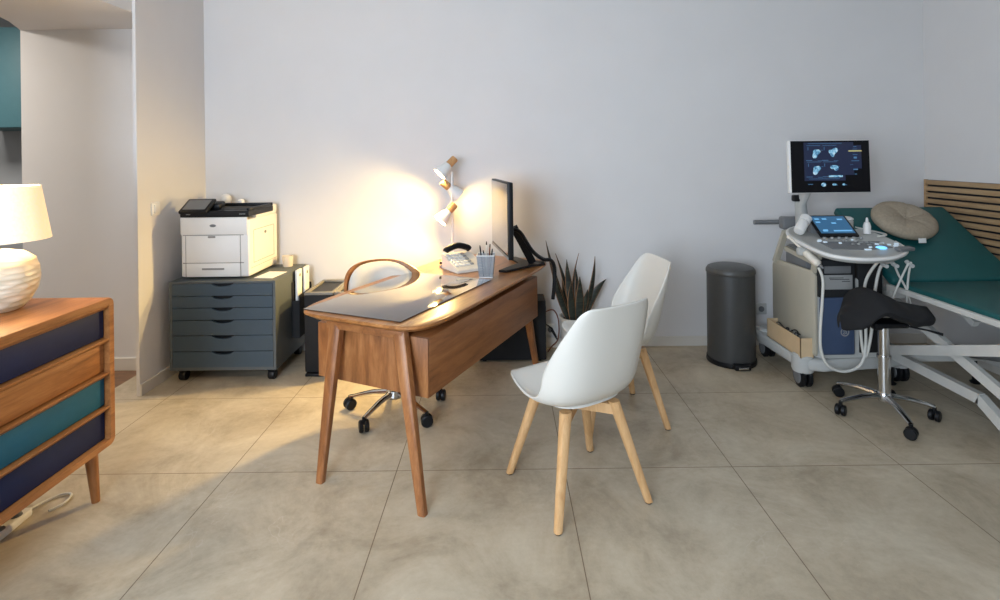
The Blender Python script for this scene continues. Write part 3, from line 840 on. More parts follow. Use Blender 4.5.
# ------------------------------------------------------------------ tree floor lamp behind the desk
fl = thing('floor_lamp', 'white tree floor lamp with three lit heads and wooden sockets behind desk', 'lamp', (-0.375, 4.03, 0))
b = BM(); lathe(b, [(0.02, 0), (0.12, 0), (0.125, 0.006), (0.12, 0.016), (0.02, 0.02)], 36); obj('lamp_base', b, M['white'], fl)
b = BM(); tube(b, [(0, 0, 0.015), (0, 0, 1.38)], 0.0085, 12); obj('pole', b, M['white'], fl)
heads = [((0.0, -0.015, 1.452), (-0.098, -0.062, 1.35)), ((-0.045, 0.01, 1.282), (0.062, 0.05, 1.185)), ((-0.005, -0.02, 1.11), (-0.098, -0.072, 1.01))]
SPOTS = []
for a, c in heads:
    a = Vector(a); c = Vector(a) + (Vector(c) - Vector(a)) * 0.85; d = (c - a).normalized()
    mt = aim(a, c); Lh_ = (c - a).length
    b = BM(); lathe(b, [(0.010, -0.04), (0.026, -0.04), (0.029, -0.034), (0.029, 0.028), (0.024, 0.03)], 24, (0, 0, 0), mt); wd_ = obj('wood_socket', b, M['lightwood'], fl)
    b = BM(); rings = [(0.028, 0.03), (0.036, 0.05), (0.048, Lh_ * 0.7), (0.056, Lh_), (0.053, Lh_), (0.045, Lh_ * 0.7), (0.033, 0.052), (0.02, 0.036)]
    lathe(b, rings, 32, (0, 0, 0), mt)
    sh = obj('head_shade', b, M['white'], fl, smooth=50)
    b = BM(); ball(b, a + d * 0.078, 0.021); obj('bulb', b, M['bulb'], fl)
    b = BM(); tube(b, [a - d * 0.0 + Vector((0, 0, 0)), Vector((0, 0, a.z - 0.01))], 0.006, 8); obj('head_joint', b, M['white'], fl)
    SPOTS.append((fl.location + a + d * 0.102, d))

# ------------------------------------------------------------------ snake plant
pl = thing('snake_plant', 'snake plant with dark upright leaves in a cream pot by the back wall', 'plant', (0.53, 4.02, 0))
b = BM(); lathe(b, [(0.02, 0.0), (0.085, 0.0), (0.10, 0.02), (0.118, 0.29), (0.122, 0.30), (0.11, 0.30), (0.105, 0.26), (0.02, 0.255)], 36); obj('pot', b, M['pot'], pl)
b = BM(); lathe(b, [(0.01, 0.256), (0.103, 0.262), (0.104, 0.27), (0.01, 0.278)], 28); obj('soil', b, M['soil'], pl)
def leaf(base, tip, w, bend, tw):
    base = Vector(base); tip = Vector(tip); bend = Vector(bend)
    b = BM(); n = 14
    cols = []
    for k in range(n + 1):
        t = k / n
        c = base.lerp(tip, t) + bend * (4 * t * (1 - t)) * 0.5
        ww = w * (0.5 + 0.75 * math.sin(PI * min(t * 0.75 + 0.14, 1))) * (1 - t ** 4) + 0.0008
        a = tw + 0.5 * t
        s = Vector((math.cos(a), math.sin(a), 0)); nrm = Vector((-math.sin(a), math.cos(a), 0))
        row = []
        for q, e in enumerate((-1, -0.82, 0, 0.82, 1)):
            row.append(c + s * (ww * e) + nrm * (0.25 * ww * (e * e)))
        cols.append([b.verts.new(p) for p in row])
    for r0, r1 in zip(cols, cols[1:]):
        for q in range(4):
            f = b.faces.new((r0[q], r0[q + 1], r1[q + 1], r1[q]))
            f.material_index = 1 if q in (0, 3) else 0
    return obj('leaf', b, [M['leaf'], M['leafedge']], pl, smooth=60, mods=[('SOLIDIFY', {'thickness': 0.004, 'offset': 0.0})])
for base, tip, w, bd, tw in [
    ((-0.03, 0.0, 0.26), (-0.215, -0.02, 0.865), 0.017, (-0.03, 0, 0.0), 0.3),
    ((-0.045, -0.02, 0.26), (-0.175, -0.04, 0.70), 0.021, (-0.03, 0, 0), 0.1),
    ((-0.01, 0.02, 0.26), (-0.14, 0.03, 0.76), 0.018, (0.03, 0, 0), 0.5),
    ((0.0, 0.0, 0.26), (-0.06, 0.0, 0.72), 0.024, (-0.02, 0, 0), -0.2),
    ((0.0, 0.03, 0.26), (0.035, 0.03, 0.76), 0.018, (-0.05, 0, 0), 0.7),
    ((0.02, -0.03, 0.26), (0.03, -0.04, 0.60), 0.027, (0.01, 0, 0), 0.0),
    ((0.045, 0.0, 0.26), (0.15, 0.0, 0.74), 0.020, (0.05, 0, 0), 0.3),
    ((0.055, 0.02, 0.26), (0.235, 0.02, 0.565), 0.028, (0.0, 0, 0.09), -0.3),
    ((-0.03, 0.03, 0.26), (-0.09, 0.05, 0.58), 0.024, (0, 0, 0), 0.2),
    ((0.01, -0.01, 0.26), (0.09, -0.02, 0.50), 0.026, (0.02, 0, 0), -0.1),
    ((-0.02, -0.04, 0.26), (-0.04, -0.07, 0.56), 0.024, (-0.01, 0, 0), 0.0),
    ((0.03, 0.04, 0.26), (0.01, 0.06, 0.66), 0.022, (0.02, 0, 0), 0.4)]:
    leaf(base, tip, w, bd, tw)

# ------------------------------------------------------------------ white shell chairs
def chair_proto(label, loc, rz):
    """faces +y"""
    t = thing('shell_chair', label, 'chair', loc, rz, 'white shell chairs')
    # (y, z, half width, side curl, curl direction angle from up towards front)
    prof = [(0.250, 0.470, 0.150, 0.000, 0), (0.243, 0.481, 0.186, 0.002, 0), (0.20, 0.478, 0.214, 0.006, 0), (0.10, 0.453, 0.236, 0.012, 5), (0.0, 0.430, 0.247, 0.030, 12), (-0.09, 0.426, 0.254, 0.068, 22),
            (-0.165, 0.447, 0.256, 0.118, 38), (-0.212, 0.495, 0.256, 0.142, 56), (-0.238, 0.575, 0.252, 0.136, 70), (-0.258, 0.660, 0.243, 0.112, 78), (-0.276, 0.745, 0.229, 0.082, 82), (-0.292, 0.820, 0.208, 0.054, 85), (-0.304, 0.868, 0.190, 0.040, 85), (-0.309, 0.890, 0.160, 0.022, 85)]
    bm = BM()
    U = 14
    rows = []
    for y, z, hw, cu, an in prof:
        row = []
        for k in range(U + 1):
            u = -1 + 2 * k / U
            up = abs(u) ** 2.6 * cu
            x = hw * (math.sin(u * PI / 2 * 0.92) / math.sin(PI / 2 * 0.92))
            row.append(bm.verts.new((x, y + up * math.sin(R(an)), z + up * math.cos(R(an)))))
        rows.append(row)
    for r0, r1 in zip(rows, rows[1:]):
        for k in range(U):
            bm.faces.new((r0[k], r0[k + 1], r1[k + 1], r1[k]))
    sh = obj('shell', bm, M['shell'], t, smooth=80, mods=[('SUBSURF', {'levels': 2, 'render_levels': 2}), ('SOLIDIFY', {'thickness': 0.009, 'offset': -1.0})])
    sh.rotation_euler = (0, 0, R(8))
    b = BM()   # padded seat cushion
    rings = []
    for s, z in ((0.05, 0.432), (0.9, 0.434), (1.0, 0.44), (0.97, 0.447), (0.75, 0.453), (0.05, 0.455)):
        rings.append([(s * 0.185 * math.copysign(abs(math.cos(a)) ** 0.7, math.cos(a)), -0.01 + s * 0.15 * math.copysign(abs(math.sin(a)) ** 0.7, math.sin(a)), z) for a in [2 * PI * k / 32 for k in range(32)]])
    loft(b, rings)
    obj('seat_pad', b, M['shell'], t, smooth=60).rotation_euler = (0, 0, R(8))
    b = BM(); lathe(b, [(0.02, 0.392), (0.07, 0.392), (0.085, 0.4), (0.06, 0.424), (0.02, 0.426)], 24); obj('seat_mount', b, M['white'], t)
    b = BM()
    for s in (1, -1):
        bar(b, (-0.14, -0.14 * s, 0.385), (0.14, 0.14 * s, 0.385 if s > 0 else 0.3852), 0.034, 0.044 if s > 0 else 0.0438)
    obj('cross_frame', b, M['beech'], t, smooth=0)
    for sx in (-1, 1):
        for sy in (-1, 1):
            b = BM()
            rings = []
            for tt in (0, 0.5, 1):
                p = Vector((sx * 0.122, sy * 0.122, 0.418)).lerp(Vector((sx * 0.224, sy * 0.224, 0.006)), tt)
                rr = 0.0245 - 0.008 * tt
                ring = []
                for q in range(12):
                    a = 2 * PI * q / 12 + PI / 4
                    e = 0.72
                    ring.append(p + Vector((rr * math.copysign(abs(math.cos(a)) ** e, math.cos(a)), rr * math.copysign(abs(math.sin(a)) ** e, math.sin(a)), 0)))
                rings.append(ring)
            loft(b, rings)
            lg = obj('leg', b, M['beech'], t)
            b = BM(); lathe(b, [(0.004, 0), (0.014, 0), (0.015, 0.006), (0.004, 0.006)], 14, (sx * 0.224, sy * 0.224, 0)); obj('foot_pad', b, M['black'], lg)
    return t
c1 = chair_proto('nearer white shell chair with beech legs, seen from behind in front of the desk', (0.315, 2.44, 0), R(24.4))
c2 = dup(c1, (0.62, 3.12, 0), R(101), 'farther white shell chair with beech legs, turned sideways behind the other')

for ch in c2.children:
    if ch.name.startswith('s') and not ch.name.startswith('seat_mount'):
        ch.rotation_euler = (0, 0, R(-2))
# ------------------------------------------------------------------ pedal bin
pb = thing('pedal_bin', 'dark grey round pedal bin standing against the back wall', 'bin', (1.633, 3.9, 0))
b = BM(); lathe(b, [(0.02, 0.03), (0.16, 0.03), (0.162, 0.04), (0.162, 0.635), (0.02, 0.635)], 48); obj('body', b, M['bin'], pb)
b = BM(); lathe(b, [(0.02, 0), (0.166, 0), (0.17, 0.008), (0.168, 0.034), (0.02, 0.034)], 48); obj('base_ring', b, M['black'], pb)
b = BM(); lathe(b, [(0.02, 0.637), (0.165, 0.637), (0.168, 0.645), (0.166, 0.662), (0.155, 0.678), (0.12, 0.69), (0.06, 0.694), (0.02, 0.695)], 48); obj('lid', b, M['binlid'], pb)
b = BM(); box(b, (0.0, -0.172, 0.022), (0.11, 0.05, 0.04), 0.008); pm = obj('pedal_mount', b, M['black'], pb)
b = BM(); box(b, (0.0, -0.2, 0.021), (0.07, 0.014, 0.016), 0.004); obj('pedal', b, M['chrome'], pm)
b = BM(); box(b, (0, 0.17, 0.62), (0.08, 0.025, 0.06), 0.006); obj('hinge', b, M['black'], pb)

# ------------------------------------------------------------------ ultrasound cart
us = thing('ultrasound_cart', 'cream and blue ultrasound scanner cart on wheels with a lit control desk', 'ultrasound scanner', (2.2, 3.65, 0))
OX, OY = 2.2, 3.65
def L(x, y, z): return (x - OX, y - OY, z)
def lpoly(pts): return [(x - OX, y - OY) for x, y in pts]
b = BM()
prism(b, lpoly([(1.87, 4.08), (1.84, 3.95), (1.86, 3.5), (1.9, 3.40), (1.99, 3.37), (2.2, 3.41), (2.42, 3.44), (2.58, 3.46), (2.64, 3.54), (2.62, 4.0), (2.58, 4.08)]), 0.12, 0.195, 0.02)
obj('base_plinth', b, M['usgrey'], us)
b = BM()
prism(b, lpoly([(1.962, 3.90), (1.962, 3.42), (1.985, 3.392), (2.37, 3.392), (2.40, 3.42), (2.40, 3.92), (1.99, 3.92)]), 0.197, 0.70, 0.012)
obj('cabinet_body', b, M['usgrey'], us)
b = BM()   # cream left side panel, top edge sloping
sec = [(3.40, 0.215), (3.90, 0.2), (3.915, 0.23), (3.915, 0.70), (3.89, 0.735), (3.42, 0.745), (3.39, 0.72), (3.39, 0.24)]
loft(b, [[L(1.961, y, z) for y, z in sec], [L(1.948, y, z) for y, z in sec], [L(1.938, 3.65 + (y - 3.65) * 0.95, 0.47 + (z - 0.47) * 0.95) for y, z in sec]])
obj('side_panel', b, M['usbody'], us)
b = BM(); box(b, L(2.075, 3.378, 0.41), (0.215, 0.026, 0.36), 0.014, seg=3); fp = obj('front_panel', b, M['usblue'], us)
b = BM()
ring = [(0.026, 0), (0.026, 0.003), (0.021, 0.003), (0.021, 0)]
mt = Matrix.Translation(L(2.115, 3.3655, 0.375)) @ Matrix.Rotation(PI / 2, 4, 'X')
lathe(b, ring, 28, (0, 0, 0), mt)
for pts in ([(-0.012, 0.004), (-0.004, 0.012), (0.002, 0.006), (-0.004, -0.002), (-0.01, -0.010), (-0.002, -0.012), (0.004, -0.004)], [(0.003, 0.01), (0.01, 0.004), (0.008, -0.006), (0.013, -0.01)]):
    tube(b, [mt @ Vector((x, y, 0.002)) for x, y in pts], 0.0018, 6, 4)
obj('round_emblem', b, M['grey'], fp)
b = BM(); box(b, L(2.075, 3.385, 0.705), (0.225, 0.035, 0.235), 0.008); ub = obj('printer_bay', b, M['dark'], us)
b = BM(); box(b, L(2.075, 3.366, 0.762), (0.165, 0.006, 0.046), 0.003); obj('upper_slot', b, M['midgrey'], ub)
b = BM(); box(b, L(2.078, 3.366, 0.685), (0.178, 0.006, 0.09), 0.003); ls = obj('label_plate', b, M['grey'], ub)
b = BM()
for z, w, o in ((0.712, 0.09, -0.01), (0.703, 0.12, 0.01), (0.69, 0.05, 0.05)):
    box(b, L(2.075 + o, 3.3625, z), (w, 0.001, 0.0035))
obj('label_print', b, M['dark'], ls)
b = BM(); box(b, L(2.295, 3.42, 0.52), (0.16, 0.06, 0.58), 0.01); obj('dark_bay', b, M['blackmat'], us)
b = BM(); box(b, L(2.14, 3.7, 0.74), (0.3, 0.26, 0.22), 0.02); obj('neck_column', b, M['midgrey'], us)
# console: tilted control desk
CK = 0.123
def cz(y): return 0.885 + CK * (y - 3.05)
rim = [(1.99, 3.76), (1.905, 3.62), (1.882, 3.457), (1.885, 3.284), (1.919, 3.164), (2.037, 3.094), (2.206, 3.105), (2.34, 3.17), (2.43, 3.27), (2.475, 3.42), (2.488, 3.6), (2.46, 3.74), (2.36, 3.8), (2.12, 3.82)]
def smooth_loop(pts, n=5):
    pts = [Vector((x, y, 0)) for x, y in pts]; N_ = len(pts); out = []
    for i in range(N_):
        p0, p1, p2, p3 = pts[i - 1], pts[i], pts[(i + 1) % N_], pts[(i + 2) % N_]
        for k in range(n):
            t = k / n
            out.append(0.5 * ((2 * p1) + (-p0 + p2) * t + (2 * p0 - 5 * p1 + 4 * p2 - p3) * t * t + (-p0 + 3 * p1 - 3 * p2 + p3) * t ** 3))
    return [(v.x, v.y) for v in out]
loop = smooth_loop(rim)
cxm, cym = 2.18, 3.46
def scaled(f): return [(cxm + (x - cxm) * f, cym + (y - cym) * f) for x, y in loop]
b = BM()
rings = []
for f, dz in ((0.84, -0.048), (0.94, -0.042), (0.985, -0.03), (1.0, -0.018), (0.985, -0.003), (0.955, 0.0), (0.93, -0.004), (0.5, -0.005)):
    rings.append([L(x, y, cz(y) + dz) for x, y in scaled(f)])
loft(b, rings)
cons = obj('control_desk', b, M['usgrey'], us, smooth=45)
b = BM()
idx = [k % len(loop) for k in range(len(loop) - 4, len(loop) + 46)]
tube(b, [L(loop[k][0], loop[k][1], cz(loop[k][1]) - 0.012) for k in idx], 0.011, 8)
obj('rim_rail', b, M['white'], cons, smooth=60)
def on_cons(x, y, dz=0.0): return L(x, y, cz(y) + dz)
tilt = (math.atan(CK), 0, 0)
b = BM(); prism(b, [(x, y) for x, y in [(-0.2, -0.06), (0.0, -0.085), (0.17, -0.05), (0.18, 0.09), (-0.2, 0.09)]], 0, 0.004, 0.001, Matrix.Translation(on_cons(2.19, 3.33, -0.005)) @ Euler(tilt).to_matrix().to_4x4())
obj('key_field', b, M['midgrey'], cons)
random.seed(3)
for k in range(34):
    x = 2.02 + 0.33 * random.random(); y = 3.27 + 0.19 * random.random()
    if abs(x - 2.29) < 0.05 and abs(y - 3.28) < 0.05: continue
    if x < 2.16 and y < 3.36: continue
    b = BM(); s = random.choice((0.012, 0.016, 0.022))
    box(b, on_cons(x, y, 0.002), (s, 0.012, 0.01), 0.002, rot=tilt)
    obj('key', b, random.choice((M['grey'], M['grey'], M['usgrey'], M['whitebtn'])), cons)
for k in range(6):
    b = BM(); lathe(b, [(0.004, 0), (0.011, 0), (0.01, 0.012), (0.003, 0.013)], 14, on_cons(2.06 + 0.047 * k, 3.472, 0.0)); obj('dial', b, M['grey'], cons)
b = BM(); ball(b, on_cons(2.285, 3.275, 0.0), 0.03, (1, 1, 0.35)); obj('trackball', b, M['bluebtn'], cons)
b = BM()
for x, y in ((1.995, 3.42), (2.02, 3.40), (2.01, 3.44), (2.39, 3.30), (2.41, 3.32), (2.43, 3.35), (2.37, 3.33), (2.17, 3.235), (2.185, 3.235)):
    b = BM(); box(b, on_cons(x, y, 0.002), (0.022, 0.014, 0.008), 0.002, rot=tilt)
    obj('lit_key', b, M['whitebtn'], cons)
b = BM(); box(b, on_cons(2.385, 3.22, 0.008), (0.11, 0.045, 0.022), 0.006, rot=(tilt[0], 0, R(14))); obj('palm_key', b, M['midgrey'], cons)
# touch tablet
tm = Matrix.Translation(L(2.18, 3.585, 1.003)) @ Matrix.Rotation(R(36), 4, 'X')
b = BM(); box(b, (0, 0, 0), (0.252, 0.2, 0.016), 0.006); bmesh.ops.transform(b, matrix=tm, verts=b.verts); tb = obj('touch_tablet', b, M['black'], us)
b = BM(); box(b, (0, 0.006, 0.0086), (0.222, 0.16, 0.001)); bmesh.ops.transform(b, matrix=tm, verts=b.verts); ts2 = obj('tablet_screen', b, M['tablet'], tb, smooth=0)
for x, y, w in ((-0.08, 0.06, 0.03), (-0.03, 0.06, 0.03), (0.07, 0.055, 0.035), (0.015, 0.02, 0.03), (-0.085, 0.03, 0.03), (-0.07, -0.045, 0.03), (0.04, -0.052, 0.12), (-0.075, -0.052, 0.03)):
    b = BM(); box(b, (x, y, 0.0094), (w, 0.012, 0.0006))
    bmesh.ops.transform(b, matrix=tm, verts=b.verts); obj('screen_icon', b, M['tabtext'], ts2, smooth=0)
b = BM(); box(b, L(2.18, 3.68, 0.98), (0.24, 0.1, 0.1), 0.02); obj('tablet_support', b, M['midgrey'], us)
# monitor on its arm
mm = Matrix.Translation(L(2.093, 3.47, 1.401)) @ Matrix.Rotation(R(1.5), 4, 'Z') @ Matrix.Rotation(R(-2), 4, 'X')
def mon(c, s, bev=0.0, seg=2):
    b = BM(); box(b, c, s, bev, seg=seg); bmesh.ops.transform(b, matrix=mm, verts=b.verts); return b
md = obj('monitor', mon((0, 0.012, 0), (0.522, 0.036, 0.338), 0.008, 3), M['white'], us, label='flat monitor with four blue scan images')
b = mon((-0.02, 0.045, -0.01), (0.36, 0.05, 0.22), 0.02, 3); obj('monitor_back', b, M['midgrey'], md)
obj('bezel', mon((0.004, -0.0075, 0), (0.51, 0.005, 0.33), 0.002), M['screen'], md, smooth=0)
# screen picture
def mon_flat(name, shapes, mat, dy):
    b = BM()
    for x, z, w, h in shapes:
        box(b, (x, dy, z), (w, 0.0006, h))
    bmesh.ops.transform(b, matrix=mm, verts=b.verts)
    return obj(name, b, mat, md, smooth=0)
mon_flat('screen_field', [(-0.035, 0.032, 0.265, 0.245), (0.125, 0.05, 0.06, 0.21), (0.178, 0.06, 0.055, 0.15)], M['scr_navy'], -0.0103)
tx = []
for cx_, cz_ in ((-0.095, 0.085), (0.01, 0.085), (-0.095, -0.02), (0.01, -0.02)):
    tx += [(cx_ - 0.01, cz_ + 0.05, 0.09, 0.002), (cx_ - 0.045, cz_ + 0.03, 0.003, 0.02), (cx_ - 0.04, cz_ - 0.045, 0.04, 0.003), (cx_ + 0.03, cz_ - 0.048, 0.03, 0.002), (cx_ + 0.045, cz_ + 0.02, 0.012, 0.002)]
tx += [(-0.03, 0.148, 0.22, 0.002), (-0.04, -0.078, 0.2, 0.002), (0.165, 0.125, 0.02, 0.003), (0.165, 0.11, 0.03, 0.002), (0.165, 0.075, 0.03, 0.003), (0.165, 0.055, 0.02, 0.012), (0.165, 0.035, 0.05, 0.003), (0.14, 0.01, 0.02, 0.002), (0.165, -0.02, 0.03, 0.008), (-0.13, -0.112, 0.03, 0.004), (0.165, -0.05, 0.014, 0.005), (0.03, -0.118, 0.03, 0.003), (0.09, -0.118, 0.03, 0.003)]
mon_flat('screen_text', tx, M['scr_text'], -0.0106)
mon_flat('screen_bar', [(0.165, 0.098, 0.085, 0.008)], M['scr_amber'], -0.0106)
def scan(cx_, cz_, kind):
    b = BM(); pts = []
    random.seed(int(1000 * (cx_ + 1) + 77 * cz_))
    n = 28
    for k in range(n):
        a = 2 * PI * k / n
        if kind == 0:
            r = 0.016 + 0.018 * max(0, math.cos(a - 0.55)) ** 4 + 0.018 * max(0, math.cos(a - 4.3)) ** 3 + 0.008 * max(0, math.cos(a - 2.0)) ** 3
        elif kind == 1:
            r = 0.022 + 0.016 * max(0, math.cos(a - 0.8)) ** 4 + 0.005 * math.sin(3 * a)
        else:
            r = 0.024 + 0.006 * math.cos(2 * a) - (0.017 * max(0, math.cos(a - 4.0)) ** 2)
        pts.append((cx_ + r * math.cos(a), cz_ + r * math.sin(a)))
    prism(b, pts, 0, 0.0006, mtx=Matrix.Translation((0, -0.0104, 0)) @ Matrix.Rotation(PI / 2, 4, 'X'))
    bmesh.ops.transform(b, matrix=mm, verts=b.verts)
    obj('scan_image', b, M['scr_scan'], md, smooth=0)
scan(-0.09, 0.085, 0); scan(0.018, 0.088, 1); scan(-0.09, -0.02, 0); scan(0.025, -0.01, 2)
for cx_, w in ((-0.045, 0.016), (0.02, 0.009), (0.03, 0.008), (0.085, 0.009)):
    b = BM(); prism(b, [(cx_ + w * math.cos(a), -0.115 + w * 0.8 * math.sin(a)) for a in [2 * PI * k / 10 for k in range(10)]], 0, 0.0006, mtx=Matrix.Translation((0, -0.0104, 0)) @ Matrix.Rotation(PI / 2, 4, 'X'))
    bmesh.ops.transform(b, matrix=mm, verts=b.verts); obj('screen_icon', b, M['scr_scan'], md, smooth=0)
b = BM(); box(b, (0.035, -0.0107, -0.062), (0.09, 0.0006, 0.012))
bmesh.ops.transform(b, matrix=mm, verts=b.verts); obj('screen_bar', b, M['scr_scan'], md, smooth=0)
b = BM(); tube(b, [L(2.06, 3.72, 0.94), L(2.04, 3.70, 1.06), L(1.99, 3.62, 1.16), L(1.99, 3.545, 1.25), L(2.04, 3.53, 1.36)], [0.045, 0.04, 0.034, 0.032, 0.03], 14, 0); obj('monitor_arm', b, M['usgrey'], us)
b = BM(); box(b, L(1.95, 3.6, 1.19), (0.05, 0.04, 0.045), 0.01); obj('arm_lever', b, M['black'], us)
# rear push handle
b = BM(); tube(b, [L(2.16, 3.84, 0.97), L(2.1, 3.95, 0.985), L(1.98, 3.97, 0.985), L(1.84, 3.97, 0.985)], 0.017, 12, 4); obj('push_handle', b, M['midgrey'], us)
b = BM(); box(b, L(2.07, 3.88, 0.99), (0.16, 0.08, 0.09), 0.015); obj('rear_housing', b, M['midgrey'], us)
# left strut carrying the console
b = BM(); bar(b, L(1.94, 3.86, 0.72), L(1.95, 3.74, 0.95), 0.035, 0.03, (0, 1, 0)); bar(b, L(1.965, 3.42, 0.74), L(1.975, 3.4, 0.865), 0.028, 0.05, (0, 1, 0)); bar(b, L(1.965, 3.76, 0.83), L(1.965, 3.42, 0.80), 0.03, 0.03); obj('side_strut', b, M['usbody'], us)
# casters
for x, y in ((1.907, 3.465), (2.56, 3.53), (1.93, 3.98), (2.55, 3.98)):
    b = BM()
    m = Matrix.Translation(L(x, y, 0.066)) @ Matrix.Rotation(R(90), 4, 'Y')
    for s in (-1, 1):
        lathe(b, [(0.01, s * 0.008), (0.058, s * 0.008), (0.066, s * 0.014), (0.066, s * 0.03), (0.052, s * 0.037), (0.01, s * 0.035)], 30, (0, 0, 0), m)
    cs = obj('caster', b, M['black'], us)
    b = BM()
    for s in (-1, 1):
        lathe(b, [(0.006, s * 0.036), (0.044, s * 0.0375), (0.042, s * 0.04), (0.006, s * 0.042)], 24, (0, 0, 0), m)
    obj('hub_cap', b, M['midgrey'], cs)
    b = BM(); lathe(b, [(0.02, 0.1), (0.06, 0.1), (0.068, 0.12), (0.066, 0.20), (0.05, 0.212), (0.02, 0.214)], 28, L(x, y, 0)); obj('caster_cover', b, M['usgrey'], cs)
    b = BM(); box(b, L(x + 0.005, y - 0.0, 0.085), (0.014, 0.05, 0.06), 0.004); obj('fork', b, M['grey'], cs)
# probe holder hooks under the console's front right edge
for j, x in enumerate((2.23, 2.29, 2.38)):
    b = BM(); tube(b, [L(x, 3.2, 0.845), L(x, 3.18, 0.83), L(x, 3.15, 0.825)], 0.012, 8); obj('cable_hook', b, M['usgrey'], us)

def cable(label, pts, r=0.008, mat='cable', name='probe_cable', group='pale probe cables hanging on the scanner'):
    b = BM(); tube(b, pts, r, 10, 7)
    return tag(obj(name, b, M[mat], smooth=60), label, 'cable', group)
cable('long pale probe cable looping low across the blue front panel', [(1.925, 3.31, 0.79), (1.938, 3.29, 0.72), (1.928, 3.28, 0.6), (1.912, 3.28, 0.4), (1.918, 3.28, 0.29), (1.96, 3.28, 0.2), (2.055, 3.28, 0.165), (2.15, 3.28, 0.20), (2.185, 3.28, 0.30), (2.188, 3.28, 0.5), (2.175, 3.26, 0.7), (2.2, 3.2, 0.83), (2.225, 3.19, 0.845)], 0.0085)
cable('pale probe cable doubled back beside the blue panel, left of the stool column', [(2.28, 3.19, 0.845), (2.245, 3.23, 0.8), (2.225, 3.26, 0.6), (2.215, 3.27, 0.4), (2.19, 3.285, 0.25), (2.17, 3.29, 0.33), (2.16, 3.29, 0.5)], 0.0085)
cable('thin pale cable hanging straight, rightmost under the control desk', [(2.385, 3.17, 0.845), (2.39, 3.2, 0.75), (2.41, 3.24, 0.6), (2.42, 3.26, 0.5)], 0.006)
cable('thin pale cable slanting to the right under the control desk', [(2.285, 3.17, 0.84), (2.33, 3.2, 0.77), (2.39, 3.22, 0.68), (2.43, 3.24, 0.6), (2.46, 3.25, 0.5)], 0.006)
cable('thin pale cable crossing to the left behind the black stool seat', [(2.37, 3.17, 0.84), (2.345, 3.21, 0.72), (2.32, 3.24, 0.6), (2.30, 3.27, 0.45), (2.27, 3.28, 0.32)], 0.006)
cable('pale cable heaped along the right side of the control desk', [(2.43, 3.74, 0.972), (2.5, 3.64, 0.955), (2.475, 3.5, 0.955), (2.40, 3.47, 0.95)], 0.006)
# gel bottle, probes
bt = thing('gel_bottle', 'white gel bottle lying tilted at the left back of control desk', 'bottle', (0, 0, 0))
m = aim((1.94, 3.56, 0.972), (2.03, 3.62, 1.06)); bt.matrix_world = m
b = BM(); lathe(b, [(0.012, 0.0), (0.03, 0.002), (0.034, 0.012), (0.034, 0.085), (0.03, 0.095), (0.012, 0.097)], 24); obj('bottle_body', b, M['white'], bt)
b = BM(); lathe(b, [(0.01, 0.097), (0.035, 0.098), (0.036, 0.135), (0.01, 0.137)], 24); obj('cap', b, M['white'], bt)
gb = thing('gel_bottle', 'small white upright bottle standing at the right back of control desk', 'bottle', (2.405, 3.58, cz(3.58) + 0.001))
b = BM(); lathe(b, [(0.008, 0), (0.022, 0.0), (0.023, 0.05), (0.016, 0.075), (0.006, 0.078)], 20); obj('bottle_body', b, M['white'], gb)
b = BM(); lathe(b, [(0.008, 0.078), (0.010, 0.079), (0.006, 0.105), (0.003, 0.107)], 14); obj('nozzle', b, M['white'], gb)
rl = thing('tissue_roll', 'white rounded tub behind the tablet on the control desk', 'tub', (2.36, 3.72, cz(3.72) + 0.001))
b = BM(); lathe(b, [(0.01, 0), (0.038, 0), (0.04, 0.05), (0.036, 0.06), (0.01, 0.06)], 24); obj('tub_body', b, M['usgrey'], rl)
b = BM(); lathe(b, [(0.01, 0.061), (0.041, 0.061), (0.04, 0.07), (0.025, 0.08), (0.006, 0.083)], 24); obj('lid', b, M['white'], rl)
pbm = thing('ultrasound_probe', 'slim pale ultrasound probe hanging at the left side of scanner cart', 'probe', (0, 0, 0))
pbm.matrix_world = aim((1.85, 3.52, 0.95), (1.94, 3.32, 0.80))
b = BM(); lathe(b, [(0.004, -0.002), (0.012, 0.0), (0.012, 0.02), (0.008, 0.025), (0.008, 0.14), (0.02, 0.15), (0.024, 0.16), (0.024, 0.25), (0.012, 0.262)], 18); obj('probe_body', b, M['cushion'], pbm)
b = BM(); lathe(b, [(0.004, 0.262), (0.012, 0.263), (0.007, 0.29), (0.003, 0.29)], 14); obj('strain_relief', b, M['midgrey'], pbm)
b = BM(); box(b, L(1.888, 3.43, 0.868), (0.05, 0.05, 0.05), 0.012); obj('probe_holder', b, M['usgrey'], us)

# kraft box beside the cart, with leads in it
kb = thing('cardboard_box', 'open kraft cardboard box of leads resting on the scanner cart base', 'box', (1.905, 3.625, 0.197))
b = BM(); t_ = 0.004; hx, hy, hz = 0.042, 0.215, 0.125
box(b, (0, 0, t_ / 2), (2 * hx, 2 * hy, t_))
for s in (-1, 1):
    box(b, (s * (hx - t_ / 2), 0, hz / 2), (t_, 2 * hy, hz)); box(b, (0, s * (hy - t_ / 2), hz / 2), (2 * hx, t_, hz))
obj('carton', b, M['card'], kb, smooth=0)
for j in range(2):
    b = BM(); pts = []
    for k in range(14):
        a = k * 1.1 + j
        pts.append((1.905 + 0.02 * math.cos(a), 3.48 + 0.02 * k + 0.03 * math.sin(a), 0.26 + 0.05 * abs(math.sin(k * 0.8 + j)) + 0.012 * j))
    tube(b, pts, 0.004, 8, 5)
    tag(obj('lead_cable', b, M['black' if j else 'grey'], smooth=60), ('tangled grey lead lying in the kraft box', 'tangled black lead lying in the kraft box')[j], 'cable', 'leads in the kraft box')

